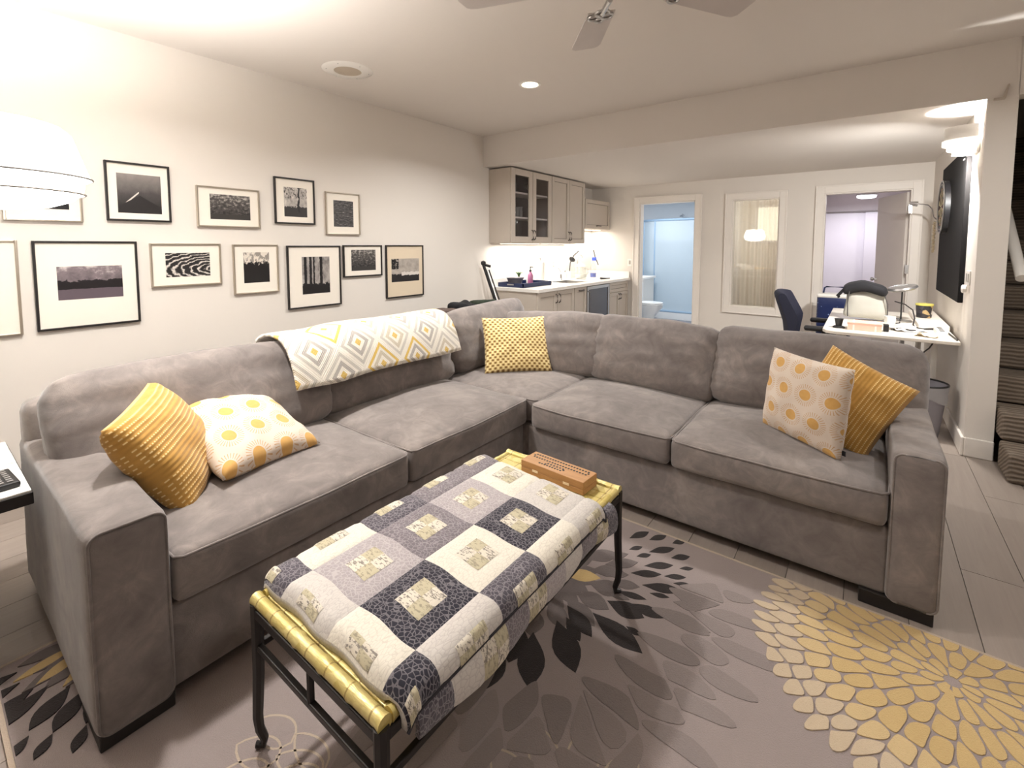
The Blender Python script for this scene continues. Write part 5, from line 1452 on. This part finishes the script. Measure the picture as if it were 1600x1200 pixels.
# office chair
oc = thing('office_chair', 'navy and black office chair pulled up to the white desk', 'chair', (3.22, 5.35, 0))
def chp(x, y, z): return Vector((x, y, z))
chair_m = plain('chair_navy', S(22, 24, 44), .8, var=.15, bump=.3, bscale=300)
# chair faces the desk (+x): slab of the backrest in profile, swept along y
pf = [(3.075, .985), (3.092, .998), (3.118, .995), (3.135, .972), (3.215, .80), (3.235, .745), (3.232, .70), (3.218, .60), (3.212, .54), (3.168, .54), (3.160, .62), (3.150, .70), (3.075, .93), (3.068, .965)]
pf = [(a, b) for a, b in pf]
g = M(); ns = 10; n = len(pf); vs = []
for j in range(ns + 1):
    t = j / ns - .5; y = 5.0 + (t + .5) * .46; dx = -.07 * (1 - (2 * t) ** 2) * 1.0
    for (a, b) in pf: vs.append((a + dx * .9 + .0, y, .80 + (b - .80) * (1 - .10 * abs(2 * t) ** 3)))
fs = [tuple(range(n)), tuple(ns * n + k for k in range(n))[::-1]]
for j in range(ns):
    for k in range(n): fs.append((j * n + k, j * n + n + k, j * n + n + (k + 1) % n, j * n + (k + 1) % n))
obj('backrest', M().add(vs, fs), chair_m, oc, smooth=True, sharp=50)
obj('seat', M().rbox((.24, .235, .045), .04, lambda p: p + Vector((3.43, 5.23, .47)), (8, 8, 3)), chair_m, oc, smooth=True, sharp=60)
obj('spine', M().tube([(3.13, 5.23, .56), (3.13, 5.23, .44), (3.20, 5.23, .40), (3.40, 5.23, .40)], .022, 10), blackp_m, oc, smooth=True)
for yy in (4.94, 5.52):
    ar = obj('armrest', M().rbox((.125, .04, .022), .02, lambda p, yy=yy: p + Vector((3.415, yy, .684)), (8, 3, 2)), blackp_m, oc, smooth=True, sharp=60)
    obj('support', M().tube([(3.44, yy, .668), (3.45, yy, .50), (3.43, yy + (.13 if yy < 5.2 else -.13), .42)], .018, 8), blackp_m, ar, smooth=True)
obj('column', M().tube([(3.43, 5.23, .42), (3.43, 5.23, .10)], .028, 12), steel_m, oc, smooth=True)
for q in range(5):
    a = 2 * PI * q / 5 + .3; e = Vector((3.43 + .27 * math.cos(a), 5.23 + .27 * math.sin(a), .075))
    obj('foot', M().tube([(3.43, 5.23, .115), e], [.024, .016], 8), blackp_m, oc, smooth=True)
    obj('caster', M().lathe([(.001, -.014), (.03, -.012), (.03, .012), (.001, .014)], e + Vector((0, 0, -.042)), 14, mat=Matrix.Rotation(PI / 2, 4, 'X')), blackp_m, oc, smooth=True)
# spotted suitcase by the bedroom doorway
su = thing('spotted_suitcase', 'navy suitcase with white dots standing by the bedroom doorway', 'suitcase', (3.43, 6.62, 0))
def spot_mat():
    m = NT('navy_dotted_shell'); c = m.co(); v = m.voro(c, 24, 'F1', 'Distance', .5)
    m.set(m.mix(m.ma('LESS_THAN', v, .22), S(20, 36, 84), S(150, 168, 206)), .4); return m.m
obj('shell', M().rbox((.165, .12, .40), .05, lambda p: p + Vector((3.44, 6.60, .465)), (4, 4, 8)), spot_mat(), su, smooth=True, sharp=60)
obj('band', M().rbox((.168, .123, .025), .02, lambda p: p + Vector((3.44, 6.60, .845)), (4, 4, 2)), white_m, su, smooth=True)
obj('handle', M().tube([(3.33, 6.60, .86), (3.34, 6.60, .93), (3.36, 6.60, .945), (3.52, 6.60, .945), (3.54, 6.60, .93), (3.55, 6.60, .86)], .009, 8), navy_m, su, smooth=True)
for (a, b) in ((3.33, 6.52), (3.55, 6.52), (3.33, 6.68), (3.55, 6.68)): obj('wheel', M().lathe([(.001, -.012), (.028, -.01), (.028, .01), (.001, .012)], (a, b, .0305), 12, mat=Matrix.Rotation(PI / 2, 4, 'X')), blackp_m, su, smooth=True)
# waste bin with a bag
wb_ = thing('waste_bin', 'dark grey waste bin with a black rim behind the right sofa arm', 'bin', (4.10, 4.56, 0))
bcx = (4.085, 4.60, .001)
obj('bucket', M().lathe([(.001, 0), (.105, 0), (.11, .01), (.150, .40), (.146, .40), (.106, .014), (.001, .012)], bcx, 32), plain('bin_grey', S(140, 136, 142), .6, var=.1), wb_, smooth=True)
obj('rim', M().tube([Vector(bcx) + Vector((.150 * math.cos(a * PI / 20), .150 * math.sin(a * PI / 20), .402)) for a in range(40)], .007, 8, closed=True), blackp_m, wb_, smooth=True)
def bagw(u, v):
    a = 2 * PI * u; r = .153 + .006 * noise.noise(Vector((math.cos(a) * 3, math.sin(a) * 3, v * 2)))
    z = .40 - v * (.12 + .05 * noise.noise(Vector((math.cos(a) * 1.5, math.sin(a) * 1.5, 4)))); r -= .105 * (.40 - z) * .4
    return Vector(bcx) + Vector((r * math.cos(a), r * math.sin(a), z))
obj('bin_liner', M().grid(bagw, 40, 5), glass_mat('bin_bag', (.72, .71, .72, 1), .03, .45), wb_, smooth=True, sharp=180)
# dartboard on its black wall panel
dp = thing('black_wall_panel', 'large black wall panel behind the dartboard on the right wall', 'panel', (4.27, 5.35, 1.0))
obj('board', M().box((4.262, 4.705, 1.005), (4.2915, 6.02, 2.14)), plain('panel_black', S(14, 12, 12), .75, spec=.15), dp, bevel=.004)
for (y_, z_) in ((4.76, 2.09), (4.80, 2.06), (4.84, 2.10)): obj('scratch', M().box((4.2605, y_, z_), (4.2622, y_ + .06, z_ + .008)), plain('scratch_white', S(200, 196, 190), .7), dp)
db = thing('dartboard', 'round dartboard with black and cream wedges on the black wall panel', 'dartboard', (4.24, 5.62, 1.5))
DC = Vector((4.240, 5.60, 1.765)); DR = .228
obj('body', M().lathe([(.001, -.0215), (DR, -.0215), (DR, .016), (.001, .016)], DC, 48, mat=Matrix.Rotation(-PI / 2, 4, 'Y')), blackp_m, db, smooth=True)
cream = plain('sisal_cream', S(206, 192, 158), .9); sred = plain('sisal_red', S(150, 50, 42), .9); sgrn = plain('sisal_green', S(50, 96, 66), .9); sblk = plain('sisal_black', S(32, 30, 30), .9)
for q in range(20):
    a0, a1 = (q - .5) * PI / 10, (q + .5) * PI / 10
    for (r0, r1, m_) in ((.014, .096, 0), (.096, .104, 1), (.104, .160, 0), (.160, .168, 1)):
        mt_ = (cream if q % 2 else sblk) if m_ == 0 else (sgrn if q % 2 else sred)
        vs = []
        for (r, a) in ((r0, a0), (r1, a0), (r1, (a0 + a1) / 2), (r1, a1), (r0, a1), (r0, (a0 + a1) / 2)):
            vs.append((DC.x - .0175, DC.y + r * math.cos(a), DC.z + r * math.sin(a)))
        vs2 = [(x_ + .002, y_, z_) for x_, y_, z_ in vs]
        obj('wedge', M().add(vs + vs2, [tuple(range(6)), tuple(range(6, 12))[::-1]] + [(i, (i + 1) % 6, 6 + (i + 1) % 6, 6 + i) for i in range(6)]), mt_, db)
obj('rim', M().tube([DC + Vector((-.018, DR * math.cos(a * PI / 24), DR * math.sin(a * PI / 24))) for a in range(48)], .006, 6, closed=True), steel_m, db, smooth=True)
obj('number_ring', M().tube([DC + Vector((-.020, .198 * math.cos(a * PI / 24), .198 * math.sin(a * PI / 24))) for a in range(48)], .003, 6, closed=True), steel_m, db, smooth=True)
# wall sconce with three tiers
ws = thing('wall_sconce', 'white tiered wall sconce glowing above the black wall panel', 'sconce', (4.28, 4.53, 2.05))
obj('back_plate', M().box((4.275, 4.44, 2.06), (4.2915, 4.64, 2.21)), white_m, ws, bevel=.004)
for (r, z0, z1, m_) in ((.160, 2.152, 2.246, white_m), (.170, 2.122, 2.158, sconce_m), (.145, 2.090, 2.122, sconce_m), (.115, 2.060, 2.088, sconce_m)):
    mt = Matrix.Scale(.72, 4, (0, 1, 0))
    obj('tier', M().lathe([(r - .008, z0), (r, z0), (r, z1), (r - .008, z1), (r - .008, z0)], (4.276, 4.53, 0), 24, PI / 2, 3 * PI / 2, mat=mt), m_, ws, smooth=True)
# little gooseneck wall lamp with a string of beads
gw = thing('gooseneck_wall_lamp', 'small silver gooseneck lamp on the far end of the right wall', 'lamp', (4.25, 6.45, 1.6))
obj('plate', M().box((4.284, 6.40, 1.62), (4.2915, 6.46, 1.74)), steel_m, gw, bevel=.002)
obj('neck', M().tube([(4.285, 6.43, 1.68), (4.25, 6.43, 1.72), (4.235, 6.43, 1.80), (4.20, 6.43, 1.845), (4.12, 6.43, 1.86)], .006, 8), chrome_m, gw, smooth=True)
obj('head', M().lathe([(.001, -.05), (.016, -.045), (.024, -.01), (.026, .02), (.001, .022)], (4.10, 6.43, 1.862), 16, mat=Matrix.Rotation(math.radians(100), 4, 'Y')), chrome_m, gw, smooth=True)
bd = thing('hanging_beads', 'string of cream beads hanging below the gooseneck lamp', 'beads', (4.27, 6.5, 1.35))
bead_m = plain('bead_cream', S(226, 212, 186), .4)
obj('hook', M().tube([(4.292, 6.55, 1.68), (4.262, 6.55, 1.68), (4.262, 6.55, 1.70)], .004, 6), steel_m, bd)
for q in range(16): obj('bead', M().lathe([(.001, -.012), (.010, -.008), (.014, 0), (.010, .008), (.001, .012)], (4.270 - .004 * (q % 2), 6.55 + .012 * math.sin(q * .9), 1.665 - .020 * q), 10), bead_m, bd, smooth=True)
plate('light_switch', 'white double switch on the right wall near the pillar', (4.285, 4.46, 1.15), (4.2925, 4.60, 1.25), [((4.282, 4.48, 1.17), (4.285, 4.51, 1.23)), ((4.282, 4.55, 1.17), (4.285, 4.58, 1.23))], 'switch')
t = thing('round_dimmer', 'round white dimmer knob under the double switch', 'switch', (4.285, 4.66, 1.10))
obj('dial', M().lathe([(.001, -.008), (.028, -.008), (.03, .010), (.022, .016), (.001, .017)], (4.284, 4.62, 1.115), 18, mat=Matrix.Rotation(-PI / 2, 4, 'Y')), white_m, t, smooth=True)
t = thing('stair_switch', 'small white box switch on the stair side of the pillar', 'switch', (4.45, 4.55, .35))
obj('plate', M().box((XR2 + .0005, 4.50, .36), (XR2 + .03, 4.60, .50)), white_m, t, bevel=.006)
t = thing('corner_hook', 'small beige angled hook on the beam above the pillar', 'hook', (4.35, 4.29, 2.36))
g = M().box((4.318, YH - .022, 2.352), (4.372, YH - .001, 2.368))
obj('foot', g, cab_m, t, bevel=.003)
obj('stem', M().tube([(4.366, YH - .012, 2.36), (4.385, YH - .012, 2.445)], [.009, .006], 8), cab_m, t, smooth=True)

# ================================================================== BATHROOM
sw = thing('corner_shower', 'curved corner shower of pale blue glass in the bathroom', 'shower', (.9, 9.5, 0))
SCx, SCy, SRd = 1.80, 10.10, 1.02   # corner of the quadrant
def quad_path(r, z, a0=180, a1=270, n=24):
    return [(SCx + r * math.cos(math.radians(a0 + (a1 - a0) * i / n)), SCy + r * math.sin(math.radians(a0 + (a1 - a0) * i / n)), z) for i in range(n + 1)]
SCx = 1.795; SCy = 10.095
W2 = 1.0
def shower_loop(z, e=0.0):
    # straight left side, rounded corner, straight front
    pts = [(SCx - 1.92 - e, SCy, z)]
    cx_, cy_, r = SCx - 1.22, SCy - .35, .70 + e
    for i in range(17):
        a = math.radians(180 + 90 * i / 16); pts.append((cx_ + r * math.cos(a), cy_ + r * math.sin(a), z))
    pts.append((SCx - .002, cy_ - r, z)); return pts
g = M(); P0 = shower_loop(.001, .03); P1 = shower_loop(.14, .03); n = len(P0)
P0b = [(p_[0], p_[1]) for p_ in P0] + [(SCx - .002, SCy)]
g.prism(P0b, .001, .13)
obj('tray_base', g, porc_m, sw, smooth=True, sharp=40)
lp = shower_loop(0)
def glass_seg(i0, i1):
    g = M(); vs = [];
    for p_ in lp[i0:i1 + 1]: vs += [(p_[0], p_[1], .16), (p_[0], p_[1], 1.92)]
    m_ = i1 - i0
    g.add(vs, [(2 * i, 2 * i + 2, 2 * i + 3, 2 * i + 1) for i in range(m_)])
    return g
for (a, b) in ((0, 9), (9, 14), (14, 18)): obj('glass_panel', glass_seg(a, b), shower_m, sw, smooth=True, sharp=60)
rail_m = plain('shower_rail', S(150, 176, 202), .35, .2)
for z in (.15, 1.93): obj('rail', M().tube([(p_[0], p_[1], z) for p_ in lp], .022, 8), rail_m, sw, smooth=True)
for i in (1, 9, 14): obj('post', M().tube([(lp[i][0], lp[i][1], .15), (lp[i][0], lp[i][1], 1.93)], .015, 8), rail_m, sw, smooth=True)
t = thing('shower_head', 'small chrome shower head above the shower glass', 'shower head', (.75, 10.05, 2.0))
obj('arm', M().tube([(.62, 10.1, 2.07), (.62, 9.98, 2.09), (.62, 9.93, 2.06)], .009, 8), chrome_m, t, smooth=True)
obj('head', M().lathe([(.001, 0), (.045, 0), (.03, .03), (.001, .035)], (.62, 9.92, 2.03), 16), chrome_m, t, smooth=True)
# toilet facing right, vanity behind it
tl = thing('toilet', 'white toilet just inside the bathroom door', 'toilet', (.62, 8.05, 0))
TC = Vector((.70, 8.02, 0))
def egg(rx, ry, z, n=24, sh=0.0): return [(TC.x + sh + rx * math.cos(2 * PI * i / n) * (1.12 if math.cos(2 * PI * i / n) > 0 else .9), TC.y + ry * math.sin(2 * PI * i / n), z) for i in range(n)]
g = M(); rings = [egg(.10, .09, .001, sh=-.06), egg(.10, .09, .12, sh=-.06), egg(.13, .12, .22, sh=-.03), egg(.19, .165, .34), egg(.20, .175, .385)]
vs = [p_ for r in rings for p_ in r]; fs = []
for i in range(len(rings) - 1):
    for k in range(24): fs.append((i * 24 + k, i * 24 + (k + 1) % 24, (i + 1) * 24 + (k + 1) % 24, (i + 1) * 24 + k))
fs.append(tuple(range(24))[::-1]); fs.append(tuple(4 * 24 + k for k in range(24)))
obj('bowl', M().add(vs, fs), porc_m, tl, smooth=True, sharp=50)
g = M(); g.prism([(p_[0], p_[1]) for p_ in egg(.205, .18, 0)], .388, .405); obj('seat', g, porc_m, tl, bevel=.005)
g = M(); g.prism([(p_[0], p_[1]) for p_ in egg(.20, .175, 0)], .407, .432); obj('lid', g, porc_m, tl, bevel=.008)
obj('tank', M().box((.30, 7.84, .40), (.50, 8.20, .76)), porc_m, tl, bevel=.02)
obj('pedestal', M().box((.36, 7.94, .001), (.62, 8.10, .40)), porc_m, tl, bevel=.02)
vn = thing('bathroom_vanity', 'white vanity cabinet behind the toilet', 'vanity', (.2, 8.8, 0))
obj('body', M().box((-.30, 8.30, .02), (.42, 8.95, .80)), white_m, vn, bevel=.004)
obj('top', M().box((-.32, 8.28, .80), (.45, 8.97, .84)), stone_m, vn, bevel=.004)
for (za, zb_) in ((.60, .77), (.08, .57)):
    d = obj('front', M().box((-.28, 8.284, za), (.40, 8.299, zb_)), white_m, vn, bevel=.003)
for zz in (.50,):
    for xx in (.20, .26): obj('handle', M().tube([(xx, 8.284, zz), (xx + .03, 8.25, zz + .03), (xx + .03, 8.25, zz + .08), (xx, 8.284, zz + .11)], .006, 8), steel_m, vn, smooth=True)
g = M(); g.prism([(.86 + .30 * math.cos(2 * PI * i / 32), 8.50 + .20 * math.sin(2 * PI * i / 32)) for i in range(32)], .001, .018)
o = obj('bath_mat', g, plain('bath_mat_white', S(236, 236, 238), .95, bump=.5, bscale=120), bevel=.005); tag(o, 'white oval bath mat on the grey bathroom tiles', 'mat')
d2 = struct('door_2', M().box((0, -.02, 0.01), (.02, .80, 2.06), Matrix.Translation((1.655, YF + .155, 0)) @ Matrix.Rotation(math.radians(4), 4, 'Z')), trim_m, bevel=.002)
obj('handle', M().tube([(1.60, 7.80, .98), (1.565, 7.80, .98), (1.555, 7.78, .98), (1.555, 7.70, .98)], .009, 8), steel_m, d2, smooth=True)
# ================================================================== ROOM BEHIND THE INTERIOR WINDOW
cu_ = thing('sheer_curtain', 'pleated cream curtain hanging behind the interior window', 'curtain', (2.42, 7.5, .2))
def curt(u, v):
    x = 1.93 + 1.0 * u; y = 7.48 + .025 * math.sin(u * 70 + 2 * math.sin(u * 9)) * (.6 + .5 * v) + .01 * math.sin(u * 23)
    return Vector((x, y, 2.16 - 1.95 * v))
def curt_mat():
    m = NT('curtain_sheer'); c = m.co()
    df = m.n('ShaderNodeBsdfDiffuse'); tl_ = m.n('ShaderNodeBsdfTranslucent'); tp = m.n('ShaderNodeBsdfTransparent')
    k = m.mix(m.noise(m.map(c, (30, 30, 1)), 2), S(220, 211, 200), S(234, 226, 216))
    m.lk(k, df.inputs[0]); m.lk(k, tl_.inputs[0])
    a = m.n('ShaderNodeMixShader'); a.inputs[0].default_value = .45; m.lk(df.outputs[0], a.inputs[1]); m.lk(tl_.outputs[0], a.inputs[2])
    b = m.n('ShaderNodeMixShader'); b.inputs[0].default_value = .22; m.lk(a.outputs[0], b.inputs[1]); m.lk(tp.outputs[0], b.inputs[2])
    m.lk(b.outputs[0], m.out.inputs[0]); return m.m
obj('cloth', M().grid(curt, 180, 6), curt_mat(), cu_, smooth=True, sharp=180)
obj('rod', M().tube([(1.905, 7.48, 2.17), (2.945, 7.48, 2.17)], .012, 8), steel_m, cu_, smooth=True)
# a lit cellar window on the far wall of the room behind the curtain
t = thing('cellar_window', 'bright window high on the wall behind the curtain', 'window', (2.45, 9.29, 1.6))
obj('glow_pane', M().box((2.16, 9.285, 1.52), (2.82, 9.295, 2.10)), emis('cellar_window_glow', (1.0, .93, .72, 1), 2.2), t)
obj('frame', M().box((2.12, 9.275, 1.48), (2.86, 9.298, 1.52)).box((2.12, 9.275, 2.10), (2.86, 9.298, 2.14)).box((2.12, 9.275, 1.52), (2.16, 9.298, 2.10)).box((2.82, 9.275, 1.52), (2.86, 9.298, 2.10)), trim_m, t)
# ================================================================== BEDROOM
# open door leaf hinged on the right jamb
d1 = struct('door_1', M().box((-.78, -.02, .01), (0, .02, 2.06), Matrix.Translation((4.09, YF + .15, 0)) @ Matrix.Rotation(math.radians(-71), 4, 'Z')), plain('door_paint', S(238, 230, 222), .5, var=.02), bevel=.002)
for zz in (.25, 1.10, 1.80): obj('hinge', M().box((4.085, YF - .004, zz), (4.118, YF + .13, zz + .10)), steel_m, d1)
obj('knob', M().lathe([(.001, 0), (.02, 0), (.014, .015), (.014, .03), (.028, .045), (.022, .06), (.001, .064)], Vector((4.09, YF + .15, .98)) + Matrix.Rotation(math.radians(-71), 3, 'Z') @ Vector((-.72, -.02, 0)), 16, mat=Matrix.Rotation(math.radians(-71), 4, 'Z') @ Matrix.Rotation(PI / 2, 4, 'X')), steel_m, d1, smooth=True)
cl = thing('closet_doors', 'white sliding closet doors inside the bedroom', 'closet', (3.67, 10.3, 0))
obj('header_rail', M().box((3.06, 10.27, 2.02), (4.28, 10.39, 2.04)), plain('rail_grey', S(120, 112, 112), .5), cl)
clm = plain('closet_white', S(228, 224, 232), .5, var=.02)
obj('panel', M().box((3.06, 10.34, .01), (3.72, 10.37, 2.02)), clm, cl, bevel=.004); obj('panel', M().box((3.68, 10.30, .01), (4.28, 10.33, 2.02)), clm, cl, bevel=.004)
t = thing('bedroom_ceiling_light', 'round glowing ceiling light in the bedroom', 'ceiling light', (3.685, 9.5, 2.3))
obj('rim', M().lathe([(.001, 2.358), (.06, 2.358), (.06, 2.33), (.13, 2.325), (.135, 2.24), (.13, 2.235)], (3.685, 9.5, 0), 32), steel_m, t, smooth=True)
obj('glass', M().lathe([(.13, 2.238), (.125, 2.205), (.08, 2.19), (.001, 2.185)], (3.685, 9.5, 0), 32), bedglow_m, t, smooth=True)
